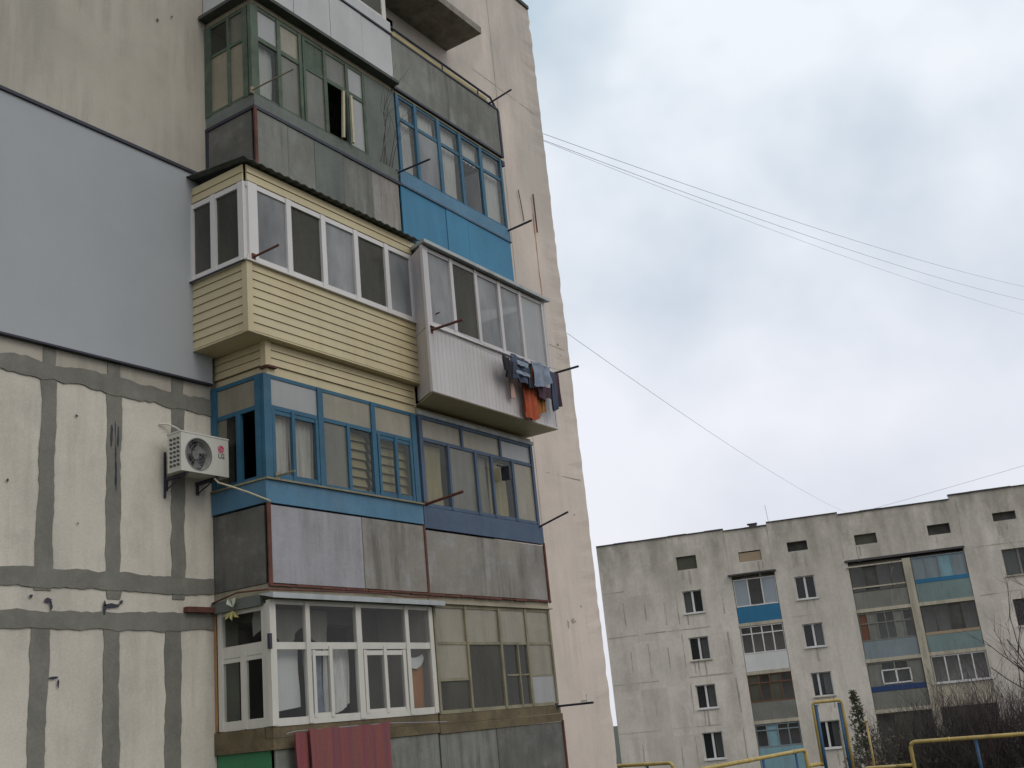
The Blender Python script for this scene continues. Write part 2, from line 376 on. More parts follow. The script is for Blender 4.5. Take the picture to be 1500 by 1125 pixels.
w.quad((-12, 23, -.6), (xe, 23, -.6), (xe, 23, 17.57), (-12, 23, 17.57), 0)
r = MB().box(-12.1, xe-.05, YW-.04, 23.1, 17.572, 17.66)
r.build('roof', 'roof_felt', near)
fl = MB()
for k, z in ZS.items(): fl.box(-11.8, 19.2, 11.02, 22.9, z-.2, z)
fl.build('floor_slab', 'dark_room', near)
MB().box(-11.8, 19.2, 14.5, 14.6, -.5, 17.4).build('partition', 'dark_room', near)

ins = MB().box(-12, 9.44, YW-.07, YW-.004, 6.33, 9.31)
insul = ins.build('insulation_panel', 'insulation', near)
MB().box(-12, 9.3, YW-.10, YW-.004, 9.312, 9.355).build('flashing', 'dark_metal', insul)
MB().box(-12, 9.44, YW-.078, YW-.004, 6.305, 6.328).build('base_rail', 'dark_metal', insul)

j = MB()
irregular_strip(j, False, 6.02, .2, 0, 9.46, YW-.018, .02, thick=.016)
irregular_strip(j, False, 3.675, .2, 0, 9.46, YW-.018, .013, thick=.016)
irregular_strip(j, False, 3.23, .2, 0, 9.46, YW-.018, .013, thick=.016)
for c, wd in ((4.4, .21), (5.3, .2), (6.2, .2), (7.1, .2), (7.97, .2), (8.915, .21)):
    irregular_strip(j, True, c, wd, 3.77, 5.95, YW-.011, .011, thick=.01)
    irregular_strip(j, True, c-.01, wd*.9, 6.0, 6.3, YW-.011, .011, thick=.01)
    irregular_strip(j, True, c+rnd.uniform(-.03, .03), wd*.95, 3.5+rnd.uniform(-.03, .04), 3.6, YW-.012, .016, thick=.01)
for c, wd in ((4.3, .21), (5.2, .2), (6.17, .2), (7.075, .21), (7.97, .21), (8.825, .23)):
    irregular_strip(j, True, c, wd, -.5, 3.16, YW-.011, .011, thick=.01)
j.build('joint_sealant', 'sealant', near)

def blob(mb, cx, cz, rx, rz, y, mi=0, n=12):
    mb.poly([(cx+rx*math.cos(6.283*k/n)*rnd.uniform(.45, 1.2), y, cz+rz*math.sin(6.283*k/n)*rnd.uniform(.5, 1.15)) for k in range(n)], mi)
for cx, cz, rx, rz in ((7.93, 5.42, .02, .16), (8.02, 5.36, .014, .17), (7.99, 5.12, .012, .2), (8.0, 4.9, .01, .18),
                       (7.96, 3.40, .12, .035), (7.86, 3.36, .03, .1), (8.08, 3.44, .035, .03), (7.15, 3.43, .06, .03), (7.19, 3.37, .02, .06), (6.95, 3.47, .03, .02),
                       (7.24, 2.62, .07, .018), (7.3, 2.56, .015, .06), (6.63, 4.69, .018, .018), (7.45, 5.55, .02, .02), (7.5, 4.3, .012, .015), (8.5, 9.0, .0, .0),
                       (8.6, 11.53, .022, .03), (8.85, 11.72, .018, .02), (8.2, 12.3, .015, .02)):
    if rx: blob(w, cx, cz, rx, rz, YW-.0205, 3)
for cx, cz, rx, rz in ((18.83, 9.12, .025, .03), (18.9, 8.9, .03, .015), (18.55, 3.7, .02, .02), (18.2, 3.42, .09, .05), (18.0, 3.35, .03, .08), (18.7, 5.5, .015, .02), (17.9, 8.3, .08, .02)):
    blob(w, cx, cz, rx, rz, YW-.0055, 3 if rx < .028 else 5)
irregular_strip(w, True, 7.985, .012, 4.8, 5.6, YW-.0135, .008, mi=3)
irregular_strip(w, True, 18.4, .035, 10.1, 12.0, YW-.004, .008, mi=4)
irregular_strip(w, True, 17.44, .02, 5, 17.5, YW-.003, .004, mi=5)
for z, xa_ in ((6.25, 17.8), (9.05, 18.2), (14.68, 16.5)): irregular_strip(w, False, z, .011, xa_, 19.1, YW-.003, .005, mi=5)
M['joint_dim'] = surf('joint_dim', (.36, .31, .27), .3, 3, grain=.2)
w.build('wall', ['plaster_old', 'wall_light', 'wall_right', 'dark_metal', 'rust_orange', 'joint_dim', 'interior_shade'], near)
rod = MB().tube([(18.42, YW-.05, 11.55), (18.42, YW-.05, 12.45)], .016); rod.build('steel_rod', 'rust', near)
MB().tube([(17.94, YW-.04, 11.65), (17.9, YW-.04, 12.0), (17.84, YW-.04, 12.34)], .01).build('steel_rod', 'dark_metal', near)
MB().box(8.98, 9.46, YW-.09, YW-.012, 3.345, 3.41).build('pipe_stub', 'rust', near)
MB().tube([(8.62, YW-.02, 5.65), (8.7, YW-.06, 5.66), (8.8, YW-.1, 5.62), (8.86, YW-.12, 5.58)], .012).build('conduit', 'pvc_dim', near)
cp = MB().box(12.45, 15.7, 9.83, YW-.002, 14.65, 14.8); cp.build('canopy_slab', 'concrete', near)

def balcony(label, zs, x0, x1, slab_mat='concrete_tan', slab_y=YF):
    b = bpy.data.objects.new('balcony', None); col.objects.link(b); b.parent = near; b['label'] = label; b.empty_display_size = .2
    MB().box(x0, x1, slab_y, YW-.003, zs-.13, zs-.006).build('slab', slab_mat, b)
    return b
def bracket(parent, x, z, y0, y1, r=.016, mat='dark_metal', bar=None, dz=0):
    m = MB().tube([(x, y0, z), (x, y1, z+dz)], r, seg=6)
    m.box(x-.03, x+.03, y0-.004, y0+.02, z-.05, z+.05)
    if bar: m.tube([(x-bar, y1+.02, z+dz), (x+bar, y1+.02, z+dz)], r*.8, seg=6)
    return m.build('clothes_bracket', mat, parent)
def drip_edge(parent, x0, x1, y, z, mat='roof_felt', n=12):
    """sagging sheet edge under a parapet"""
    mb = MB()
    for i in range(n):
        a, b_ = x0+(x1-x0)*i/n, x0+(x1-x0)*(i+1)/n
        mb.box(a+.01, b_-.004, y-rnd.uniform(.015, .03), y+.02, z-rnd.uniform(.012, .028), z+rnd.uniform(.0, .012))
    return mb.build('drip_edge', mat, parent)
def sheets(parent, x0, x1, cuts, z0, z1, y, mats, seam='dark_metal', rail=None):
    mb = MB(); xs = [x0]+list(cuts)+[x1]; ml = []
    for i in range(len(xs)-1):
        m = mats[i % len(mats)]
        if m not in ml: ml.append(m)
        mb.box(xs[i]+.004, xs[i+1]-.004, y-.012-rnd.uniform(0, .012), y+.012, z0, z1, ml.index(m))
    o = mb.build('parapet', ml, parent)
    k = MB()
    for c in cuts: k.box(c-.012, c+.012, y+.013, y+.03, z0+.01, z1-.01)
    k.box(x0+.05, x1-.05, y+.031, y+.07, z0+.02, z0+.06); k.box(x0+.05, x1-.05, y+.031, y+.07, z1-.06, z1-.02)
    k.build('rail_frame', seam, parent)
    return o

# partition walls between the two columns of balconies and inside ceilings
pw = MB()
for k, z in ZS.items():
    pw.box(XM-.04, XM+.04, YF+.06, YW-.003, z-.005, z+2.66)
pw.build('dividing_wall', 'plaster_old', near)

# ---- A left: white timber frames, wooden beam, striped blanket
bA = balcony('lowest left balcony with white painted window frames above a weathered wooden beam', ZS['A'], XA, XM-.01)
z0 = ZS['A']
sheets(bA, XA, XM-.03, (9.95, 11.2), z0, 1.66, YF-.01, ['sheet_grey', 'sheet_dark', 'sheet_grey'])
MB().box(XA-.012, XA+.012, YF+.05, YW-.02, z0, 1.66).build('side_panel', 'green_sheet', bA)
bm_ = MB().box(XA-.05, XM-.02, YF-.05, YF+.1, 1.665, 1.79).box(XA-.03, XM-.02, YF-.035, YF+.09, 1.793, 1.92).box(XA-.05, XA+.06, YF+.103, YW-.01, 1.665, 1.92)
bm_.build('sill_beam', 'old_wood', bA)
fr, gl, mats = MB(), MB(), []
P1 = Plane('front', YF-.03)
zb, zt, ztr = 1.93, 3.38, 2.84
glazing(fr, gl, P1, [(9.47, .1, zb, zt), (10.06, .075, zb, zt), (11.0, .1, zb, zt), (11.99, .075, zb, zt), (12.53, .085, zb, zt),
                     (10.45, .055, zb+.05, ztr), (11.5, .06, zb+.05, ztr), (10.15, .05, zb+.06, ztr-.05), (11.1, .06, zb+.06, ztr-.05), (11.9, .06, zb+.06, ztr-.05)],
        [(zb+.035, .09, 9.47, 12.55), (ztr, .085, 9.47, 12.55), (zt-.02, .06, 9.47, 12.55), (2.0, .08, 10.1, 10.46), (2.75, .06, 10.1, 10.46), (2.0, .08, 11.05, 11.95), (2.75, .06, 11.05, 11.95)],
        [(9.5, 10.03, ztr, zt, 'glass'), (10.09, 10.95, ztr, zt, 'glass'), (11.05, 11.95, ztr, zt, 'glass'), (12.02, 12.5, ztr, zt, 'glass'),
         (9.5, 10.03, zb, ztr, 'glass'), (10.09, 10.95, zb, ztr, 'glass'), (11.05, 11.95, zb, ztr, 'glass'), (12.02, 12.5, zb, ztr, 'glass')], mats)
P2 = Plane('side', XA+.0)
glazing(fr, gl, P2, [(10.6, .09, zb, zt-.05), (9.82, .1, zb, zt-.03), (10.2, .08, zb, ztr)],
        [(zb+.05, .11, 9.8, 10.62), (ztr, .14, 9.8, 10.62), (ztr-.1, .05, 9.8, 10.62), (zt-.07, .06, 9.8, 10.62)],
        [(9.86, 10.56, ztr, zt, 'glass'), (9.86, 10.17, zb, ztr, 'glass'), (10.23, 10.56, zb, ztr, 'glass')], mats)
fr.build('window_frame', 'pvc_dim', bA); gl.build('window_glass', mats, bA)
MB().box(XA-.03, XA+.05, 10.63, 10.69, 1.93, 3.36).build('wooden_post', 'orange_wood', bA)
MB().hexa([(9.36, 9.56, 3.385), (12.72, 9.56, 3.385), (12.72, 9.8, 3.45), (9.36, 9.8, 3.45)], [(9.36, 9.56, 3.45), (12.72, 9.56, 3.45), (12.72, 9.8, 3.46), (9.36, 9.8, 3.46)]).build('awning', 'awning_white', bA)
MB().box(9.4, 9.46, 9.82, 10.68, 3.33, 3.46).build('side_awning', 'greygreen_board', bA)
MB().tube([(9.39, 10.65, 3.46), (9.38, 10.2, 3.53), (9.4, 9.7, 3.5), (10.2, 9.62, 3.5), (11.4, 9.62, 3.52), (11.9, 9.62, 3.49), (12.6, 9.62, 3.5)], .011).build('red_cable', 'rust', bA)
MB().box(9.38, 9.42, 9.66, 9.7, 2.8, 2.98).build('hinge', 'dark_metal', bA)

# ---- A right: weathered olive frames
bA2 = balcony('lowest right balcony with dirty panes in weathered olive wooden frames', ZS['A'], XM+.01, XB)
sheets(bA2, XM+.0, XB, (13.95,), z0, 1.64, YF-.01, ['sheet_grey', 'sheet_dark', 'sheet_grey'])
MB().box(XB-.012, XB+.012, YF+.05, YW-.02, z0, 1.64).build('side_panel', 'sheet_dark', bA2)
MB().box(XB-.01, XB+.03, YF-.05, YF-.02, z0, 1.66).build('corner_post', 'rust', bA2)
MB().box(XM+.0, XB+.02, YF-.045, YF+.1, 1.645, 1.77).box(XM+.02, XB, YF-.03, YF+.09, 1.773, 1.9).build('sill_beam', 'old_wood', bA2)
fr, gl, mats = MB(), MB(), []
P1 = Plane('front', YF)
zb, zt, ztr = 1.91, 3.43, 2.88
glazing(fr, gl, P1, [(12.66, .05, zb, zt), (13.42, .045, zb, zt), (14.3, .055, zb, zt), (15.05, .05, zb, zt), (15.77, .05, zb, zt), (14.75, .03, zb, ztr), (15.03, .03, zb, ztr)],
        [(zb+.02, .05, 12.65, 15.79), (ztr, .04, 12.65, 15.79), (zt-.02, .05, 12.65, 15.79), (2.37, .04, 12.7, 13.4), (2.4, .025, 14.4, 15.05), (2.38, .03, 15.07, 15.75)],
        [(12.68, 13.4, ztr, zt, 'milky'), (13.44, 14.28, ztr, zt, 'milky'), (14.33, 15.03, ztr, zt, 'milky'), (15.08, 15.75, ztr, zt, 'milky'),
         (12.68, 13.4, 2.38, ztr, 'milky'), (12.68, 13.4, zb, 2.36, 'glass_mesh'), (13.44, 14.28, zb, ztr, 'glass_mesh'), (14.33, 15.03, zb, ztr, 'glass_dirty'), (15.08, 15.75, 2.38, ztr, 'milky'), (15.08, 15.75, zb, 2.38, 'frost')], mats)
P2 = Plane('side', XB); glazing(fr, gl, P2, [(9.8, .06, zb, zt), (10.65, .06, zb, zt)], [(zb, .05, 9.8, 10.65), (zt, .05, 9.8, 10.65)], [(9.8, 10.65, zb, zt, 'milky')], mats)
fr.build('window_frame', 'olive_wood', bA2); gl.build('window_glass', mats, bA2)
MB().box(XM+.1, XB+.03, YF-.06, YW-.03, 3.435, 3.457).build('roof_sheet', 'concrete_tan', bA2)
bracket(bA2, 15.72, 1.88, YF-.03, 9.04, .02)
MB().box(15.6, 15.72, 9.08, 9.2, 1.905, 1.93).tube([(15.68, 9.12, 1.93), (15.68, 9.12, 2.02)], .012).build('bracket_pulley', 'pvc_dim', bA2)

# ---- B left: blue frames
bB = balcony('second left balcony with blue wooden window frames beside the air conditioner', ZS['B'], XA, XM-.01)
z0 = ZS['B']
sheets(bB, XA, XM-.03, (11.2,), z0, 4.55, YF-.01, ['sheet_lilac', 'sheet_brown'], 'rust')
MB().box(XA-.012, XA+.012, YF+.03, YW-.02, z0, 4.55).build('side_panel', 'sheet_dark', bB)  # darker sheet puts the shade of this side face into its colour
MB().box(XA-.03, XA+.03, YF-.045, YF-.028, z0-.02, 4.57).build('corner_post', 'rust', bB); MB().box(XM-.045, XM-.005, YF-.05, YF-.028, z0-.02, 4.57).build('corner_post', 'rust', bB)
drip_edge(bB, XA-.04, XM, YF-.03, z0-.02, 'rust', 7)
MB().box(XA-.035, XM-.02, YF-.04, YF+.04, 4.575, 4.86).box(XA-.035, XA+.03, YF+.042, YW-.01, 4.575, 4.86).build('sill_board', 'blue_board', bB)
MB().box(XA-.05, XM-.02, YF-.075, YF+.04, 4.862, 4.885).box(XA-.06, XA+.03, YF+.042, YW-.01, 4.862, 4.885).build('sill_ledge', 'olive_wood', bB)
fr, gl, mats = MB(), MB(), []
P1 = Plane('front', YF)
zb, zt, ztr = 4.888, 6.26, 5.83
glazing(fr, gl, P1, [(9.53, .13, zb, zt), (10.5, .1, zb, zt), (11.58, .09, zb, zt), (12.5, .11, zb, zt), (9.98, .055, zb, ztr), (11.04, .06, zb, ztr), (12.06, .06, zb, ztr), (9.63, .05, zb+.03, ztr-.03), (10.42, .05, zb+.03, ztr-.03), (11.68, .05, zb, ztr), (12.41, .05, zb, ztr)],
        [(zb+.02, .05, 9.5, 12.53), (ztr, .055, 9.5, 12.53), (zt-.02, .05, 9.5, 12.53), (zb+.06, .05, 9.6, 10.45), (ztr-.06, .05, 9.6, 10.45), (zb+.06, .05, 11.66, 12.43), (ztr-.06, .05, 11.66, 12.43)],
        [(9.6, 10.45, ztr, zt, 'frost'), (10.55, 11.54, ztr, zt, 'milky'), (11.62, 12.45, ztr, zt, 'milky'),
         (9.6, 9.96, zb, ztr, 'glass_dirty'), (10.0, 10.45, zb, ztr, 'glass_dirty'), (10.55, 11.01, zb, ztr, 'milky_dim'), (11.07, 11.54, zb, ztr, 'glass_dirty'), (11.62, 12.03, zb, ztr, 'glass_dirty'), (12.09, 12.45, zb, ztr, 'glass_dirty')], mats)
P2 = Plane('side', XA)
glazing(fr, gl, P2, [(10.64, .1, zb, zt), (9.83, .09, zb, zt), (10.2, .055, zb, ztr), (10.17, .04, zb, ztr)],
        [(zb+.02, .05, 9.82, 10.66), (ztr, .055, 9.82, 10.66), (zt-.02, .05, 9.82, 10.66)],
        [(9.87, 10.6, ztr, zt, 'milky'), (10.42, 10.6, zb, ztr, 'milky_dim'), (10.23, 10.42, zb, ztr, 'glass')], mats)
fr.build('window_frame', 'blue_paint', bB); gl.build('window_glass', mats, bB)
bracket(bB, 9.66, 4.93, YF-.03, 9.42, .014, 'olive_wood')

# ---- B right: slate frames
bB2 = balcony('second right balcony with slate blue frames above a grey sheet parapet', ZS['B'], XM+.01, XB)
sheets(bB2, XM+.0, XB, (), z0, 4.5, YF-.01, ['sheet_brown'], 'rust')
MB().box(XB-.012, XB+.012, YF+.03, YW-.02, z0, 4.5).build('side_panel', 'sheet_brown', bB2)
MB().box(XB-.02, XB+.025, YF-.05, YF-.028, z0-.05, 4.55).build('corner_post', 'rust', bB2)
drip_edge(bB2, XM, XB+.03, YF-.03, z0-.02, 'rust', 9)
MB().box(XM+.0, XB+.02, YF-.04, YF+.04, 4.53, 4.85).build('sill_board', 'slate_paint', bB2)
fr, gl, mats = MB(), MB(), []
glazing(fr, gl, P1, [(12.66, .08, zb-.02, zt), (13.33, .05, zb-.02, 5.9), (14.05, .06, zb-.02, 5.9), (14.5, .05, zb-.02, 5.9), (15.12, .06, zb-.02, 5.9), (15.76, .07, zb-.02, zt), (13.72, .05, 5.9, zt), (14.8, .05, 5.9, zt)],
        [(zb, .05, 12.63, 15.79), (5.9, .055, 12.63, 15.79), (zt-.02, .05, 12.63, 15.79)],
        [(12.7, 13.7, 5.9, zt, 'milky'), (13.74, 14.78, 5.9, zt, 'milky'), (14.82, 15.73, 5.9, zt, 'frost'),
         (12.7, 13.3, zb, 5.9, 'glass_dirty'), (13.36, 14.02, zb, 5.9, 'milky_dim'), (14.08, 14.48, zb, 5.9, 'glass_dirty'), (14.52, 15.09, zb, 5.9, 'glass_dirty'), (15.15, 15.73, zb, 5.9, 'milky')], mats)
P2 = Plane('side', XB); glazing(fr, gl, P2, [(9.8, .06, zb, zt), (10.65, .06, zb, zt)], [(zb, .05, 9.8, 10.65), (zt, .05, 9.8, 10.65)], [(9.8, 10.65, zb, zt, 'milky')], mats)
fr.build('window_frame', 'slate_paint', bB2); gl.build('window_glass', mats, bB2)
MB().box(14.72, 14.78, YF-.2, YF-.04, 5.5, 5.72).tube([(14.5, YF-.12, 5.71), (14.75, YF-.12, 5.72)], .014).build('window_stay', 'dark_metal', bB2)
bracket(bB2, 12.64, 4.88, YF-.03, 9.02, .022, 'rust', dz=.06); bracket(bB2, 15.74, 4.82, YF-.03, 9.12, .017, 'dark_metal', dz=.15)

# ---- C left: beige siding
bC = balcony('third left balcony clad in beige siding with white sliding windows', ZS['C'], 9.55, XM-.01, 'siding', 9.74)
CX, CY, CXE = 9.14, 9.62, 12.62
def siding(mb, pl, u0, u1, z0, z1, h):
    n = max(1, round((z1-z0)/h)); h = (z1-z0)/n
    for i in range(n):
        a, b_ = z0+i*h, z0+(i+1)*h
        if pl.axis == 'front':
            y = pl.val; mb.hexa([(u0, y-.02, a+.006), (u1, y-.02, a+.006), (u1, y+.01, a+.006), (u0, y+.01, a+.006)], [(u0, y-.006, b_), (u1, y-.006, b_), (u1, y+.01, b_), (u0, y+.01, b_)])
        else:
            x = pl.val; mb.hexa([(x-.02, u0, a+.006), (x+.01, u0, a+.006), (x+.01, u1, a+.006), (x-.02, u1, a+.006)], [(x-.006, u0, b_), (x+.01, u0, b_), (x+.01, u1, b_), (x-.006, u1, b_)])
PF, PS = Plane('front', CY), Plane('side', CX)
sd = MB()
siding(sd, PF, CX+.07, CXE-.04, 6.73, 7.68, .12); siding(sd, PS, CY+.07, YW-.02, 6.73, 7.68, .12)
siding(sd, PF, CX+.03, CXE, 8.84, 9.08, .12); siding(sd, PS, CY+.03, YW-.02, 8.84, 9.08, .12)
siding(sd, Plane('front', 9.735), 9.6, XM-.03, 6.385, 6.70, .105); siding(sd, Plane('side', 9.53), 9.8, YW-.02, 6.385, 6.70, .105)
sd.build('siding', 'siding', bC)
tr = MB().box(CX-.03, CX+.065, CY-.03, CY+.065, 6.71, 7.69).box(CXE-.04, CXE+.02, CY-.03, CY+.04, 6.71, 7.69)
tr.box(9.5, 9.595, 9.705, 9.8, 6.37, 6.705).box(CX-.025, CXE+.02, CY-.027, YW-.02, 6.705, 6.725)
tr.box(XM-.03, XM-.002, 9.715, 9.76, 6.37, 6.70)
tr.build('trim', 'siding', bC)
MB().box(9.52, 9.68, 9.68, 9.84, 6.345, 6.372).build('drain_cap', 'rust', bC)
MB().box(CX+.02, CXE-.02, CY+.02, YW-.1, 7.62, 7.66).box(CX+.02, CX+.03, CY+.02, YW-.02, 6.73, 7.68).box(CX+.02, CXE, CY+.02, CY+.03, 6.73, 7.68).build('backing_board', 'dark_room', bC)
fr, gl, mats = MB(), MB(), []
zb, zt = 7.70, 8.82
vs = [(9.24, .16, zb, zt)]+[(x, .09, zb, zt) for x in (9.9, 10.58, 11.27, 11.96)]+[(12.58, .1, zb, zt)]
glazing(fr, gl, PF, vs, [(zb+.035, .07, CX, CXE), (zt-.035, .07, CX, CXE)],
        [(9.3, 9.87, zb, zt, 'glass_film'), (9.94, 10.55, zb, zt, 'glass_mesh'), (10.62, 11.24, zb, zt, 'glass_film'), (11.31, 11.93, zb, zt, 'glass_mesh'), (12.0, 12.54, zb, zt, 'glass_film')], mats, .04)
glazing(fr, gl, PS, [(9.67, .1, zb, zt), (10.2, .09, zb, zt), (10.64, .09, zb, zt)], [(zb+.035, .07, CY+.04, YW-.02), (zt-.035, .07, CY+.04, YW-.02)],
        [(9.7, 10.17, zb, zt, 'glass_mesh'), (10.23, 10.6, zb, zt, 'glass_mesh')], mats, .04)
fr.build('window_frame', 'pvc', bC); gl.build('window_glass', mats, bC)
MB().box(CX-.05, CXE+.02, CY-.06, CY+.02, 7.672, 7.698).box(CX-.07, CX+.02, CY+.022, YW-.02, 7.672, 7.698).build('sill', 'pvc', bC)
MB().box(CX-.075, CX-.052, CY-.03, YW-.02, 7.66, 7.675).build('sill_edge', 'dark_metal', bC)
rf = MB(); nn_ = 46                                                   # corrugated sheet roof seen edge-on
for i in range(nn_):
    xa, xb = 9.03+(12.74-9.03)*i/nn_, 9.03+(12.74-9.03)*(i+1)/nn_
    za, zb_ = (.0, .022) if i % 2 else (.022, .0)
    rf.hexa([(xa, 9.5, 9.085+za), (xb, 9.5, 9.085+zb_), (xb, YW-.02, 9.2+zb_), (xa, YW-.02, 9.2+za)], [(xa, 9.5, 9.095+za), (xb, 9.5, 9.095+zb_), (xb, YW-.02, 9.21+zb_), (xa, YW-.02, 9.21+za)])
rf.build('corrugated_roof', 'roof_felt', bC)
bracket(bC, 9.22, 7.74, CY-.05, 9.12, .016, 'rust', dz=.02)
bracket(bC, 12.6, 7.72, CY-.03, 9.15, .012, 'rust', dz=.02)

# ---- C right: white PVC oriel
bC2 = balcony('third right balcony fully clad in white vertical panelling with laundry outside', ZS['C'], XM+.01, XB, 'concrete_tan', 9.76)
OY, OX0, OX1 = 9.2, 12.35, 15.83
pan = MB(); n = 34
for i in range(n):
    a, b_ = OX0+(OX1-OX0)*i/n, OX0+(OX1-OX0)*(i+1)/n
    pan.box(a+.0018, b_-.0018, OY-.005, OY+.012, 6.46, 7.47)
def slant(z0, z1, mb, t=.012, f0=0., f1=1.):
    A = Vector((OX0, OY)); B = Vector((12.655, 9.72)); p, q = A.lerp(B, f0), A.lerp(B, f1)
    nrm = Vector((-(B-A).y, (B-A).x)).normalized()*t
    mb.hexa([(p.x, p.y, z0), (q.x, q.y, z0), (q.x+nrm.x, q.y+nrm.y, z0), (p.x+nrm.x, p.y+nrm.y, z0)], [(p.x, p.y, z1), (q.x, q.y, z1), (q.x+nrm.x, q.y+nrm.y, z1), (p.x+nrm.x, p.y+nrm.y, z1)])
for i in range(5): slant(6.46, 7.47, pan, .012, i/5+.006, (i+1)/5-.006)
for i in range(5): slant(7.48, 8.8, pan, .012, i/5+.006, (i+1)/5-.006)
for i in range(14): pan.box(OX1-.012, OX1+.008, OY+.02+i*.1, OY+.112+i*.1, 6.46, 7.47)
pan.build('cladding', 'pvc_panel', bC2)
tr = MB().box(OX0-.02, OX0+.03, OY-.016, OY+.03, 6.44, 8.8).box(OX1-.03, OX1+.016, OY-.016, OY+.03, 6.44, 8.8).box(OX0+.03, OX1-.03, OY-.014, OY+.02, 6.44, 6.475)
sf_ = MB().hexa([(OX0-.01, OY, 6.43), (OX1, OY, 6.43), (OX1, YW-.03, 6.43), (12.66, YW-.03, 6.43), (12.66, 9.73, 6.43)], [(OX0-.01, OY, 6.445), (OX1, OY, 6.445), (OX1, YW-.03, 6.445), (12.66, YW-.03, 6.445), (12.66, 9.73, 6.445)])
tr.build('trim', 'pvc_panel', bC2); sf_.build('soffit', 'siding', bC2)
MB().box(XM+.05, XB+.02, 9.72, 9.757, 6.27, 6.33).build('slab_edge', 'awning_white', bC2)
fr, gl, mats = MB(), MB(), []
PO = Plane('front', OY+.02); zb, zt = 7.5, 8.79
glazing(fr, gl, PO, [(x, .075, zb, zt) for x in (12.42, 13.06, 13.73, 14.40, 15.04, 15.77)], [(zb+.035, .07, 12.4, 15.79), (zt-.03, .06, 12.4, 15.79)],
        [(12.45, 13.03, zb, zt, 'glass_film'), (13.09, 13.7, zb, zt, 'glass_mesh'), (13.76, 14.37, zb, zt, 'glass_film'), (14.43, 15.01, zb, zt, 'glass_film'), (15.07, 15.74, zb, zt, 'frost')], mats, .035)
PE = Plane('side', OX1-.02)
glazing(fr, gl, PE, [(9.3, .07, zb, zt), (10.0, .07, zb, zt), (10.65, .07, zb, zt)], [(zb+.03, .06, 9.25, 10.68), (zt-.03, .06, 9.25, 10.68)], [(9.3, 10.65, zb, zt, 'glass_film')], mats)
fr.build('window_frame', 'pvc_panel', bC2); gl.build('window_glass', mats, bC2)
MB().box(OX0+.02, OX1+.02, OY-.05, OY+.03, 7.472, 7.497).build('sill', 'pvc', bC2)
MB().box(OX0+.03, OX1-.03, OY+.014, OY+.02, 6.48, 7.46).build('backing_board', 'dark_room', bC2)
MB().hexa([(12.28, 9.1, 8.805), (15.93, 9.1, 8.805), (15.93, YW-.02, 9.1), (12.66, YW-.02, 9.1), (12.66, 9.7, 8.95)], [(12.28, 9.1, 8.86), (15.93, 9.1, 8.86), (15.93, YW-.02, 9.15), (12.66, YW-.02, 9.15), (12.66, 9.7, 9.0)]).build('roof_sheet', 'awning_white', bC2)
bracket(bC2, 12.42, 7.42, OY-.01, 8.61, .02, 'rust'); bracket(bC2, 15.76, 7.42, OY-.01, 8.6, .02, 'dark_metal')

# ---- D left: green-grey wood
bD = balcony('fourth left balcony with faded green wooden frames and one open sash', ZS['D'], XA, XM-.01)
z0 = ZS['D']
sheets(bD, XA-.02, XM-.02, (10.08, 10.62, 11.25, 11.9), z0+.03, 10.1, YF-.01, ['sheet_grey', 'sheet_grey', 'greygreen_board', 'sheet_grey', 'sheet_brown'])
MB().box(XA-.03, XA-.005, YF+.03, YW-.02, z0+.03, 10.1).build('side_panel', 'sheet_dark', bD)
MB().box(XA-.045, XA+.0, YF-.055, YF-.03, z0, 10.12).build('corner_post', 'rust', bD)
MB().box(XA-.05, XM+.02, YF-.05, YF+.02, 10.103, 10.15).box(XA-.05, XA, YF+.022, YW-.01, 10.103, 10.15).box(XA-.045, XA-.01, YW-.06, YW-.01, z0, 10.1).build('hand_rail', 'dark_metal', bD)
MB().box(XA-.03, XM-.02, YF-.035, YF+.04, 10.152, 10.335).box(XA-.03, XA+.03, YF+.042, YW-.01, 10.152, 10.335).build('sill_board', 'greygreen_board', bD)
fr, gl, mats = MB(), MB(), []
zb, zt, ztr = 10.336, 11.82, 11.3
glazing(fr, gl, P1, [(9.5, .14, zb, zt), (9.98, .07, zb, zt), (10.42, .06, zb, zt), (10.5, .05, zb, zt), (10.95, .07, zb, zt), (11.45, .06, zb, zt), (11.84, .06, zb, zt)],
        [(zb+.025, .05, 9.45, 11.87), (ztr, .07, 9.55, 11.87), (zt-.02, .06, 9.45, 11.87)],
        [(9.57, 9.95, ztr, zt, 'frost'), (10.02, 10.39, ztr, zt, 'milky'), (10.53, 10.92, ztr, zt, 'green_wood'), (10.99, 11.42, ztr, zt, 'milky_dim'), (11.48, 11.81, ztr, zt, 'frost'),
         (9.57, 9.95, zb, ztr, 'glass_dirty'), (10.02, 10.39, zb, ztr, 'milky_dim'), (10.53, 10.92, zb, ztr, 'milky_dim'), (11.48, 11.81, zb, ztr, 'frost')], mats)
P2 = Plane('side', XA-.01)
glazing(fr, gl, P2, [(10.63, .12, zb, zt), (9.86, .1, zb, zt), (10.2, .05, zb, zt)], [(zb+.025, .05, 9.85, 10.65), (ztr, .045, 9.85, 10.65), (zt-.02, .05, 9.85, 10.65)],
        [(9.9, 10.18, ztr, zt, 'milky_dim'), (10.23, 10.57, ztr, zt, 'glass'), (9.9, 10.18, zb, ztr, 'milky'), (10.23, 10.57, zb, ztr, 'milky')], mats)
fr.build('window_frame', 'green_wood', bD); gl.build('window_glass', mats, bD)
sh = MB()
for x, t in ((11.2, .1), (11.42, .05)): sh.hexa([(x-.02, YF-.12, zb+.02), (x+.02, YF-.12, zb+.02), (x+.02, YF-.08, zb+.02), (x-.02, YF-.08, zb+.02)], [(x-.02+t, YF-.08, ztr-.08), (x+.02+t, YF-.08, ztr-.08), (x+.02+t, YF-.045, ztr-.08), (x-.02+t, YF-.045, ztr-.08)])
sh.build('open_sash', 'cream_wood', bD)
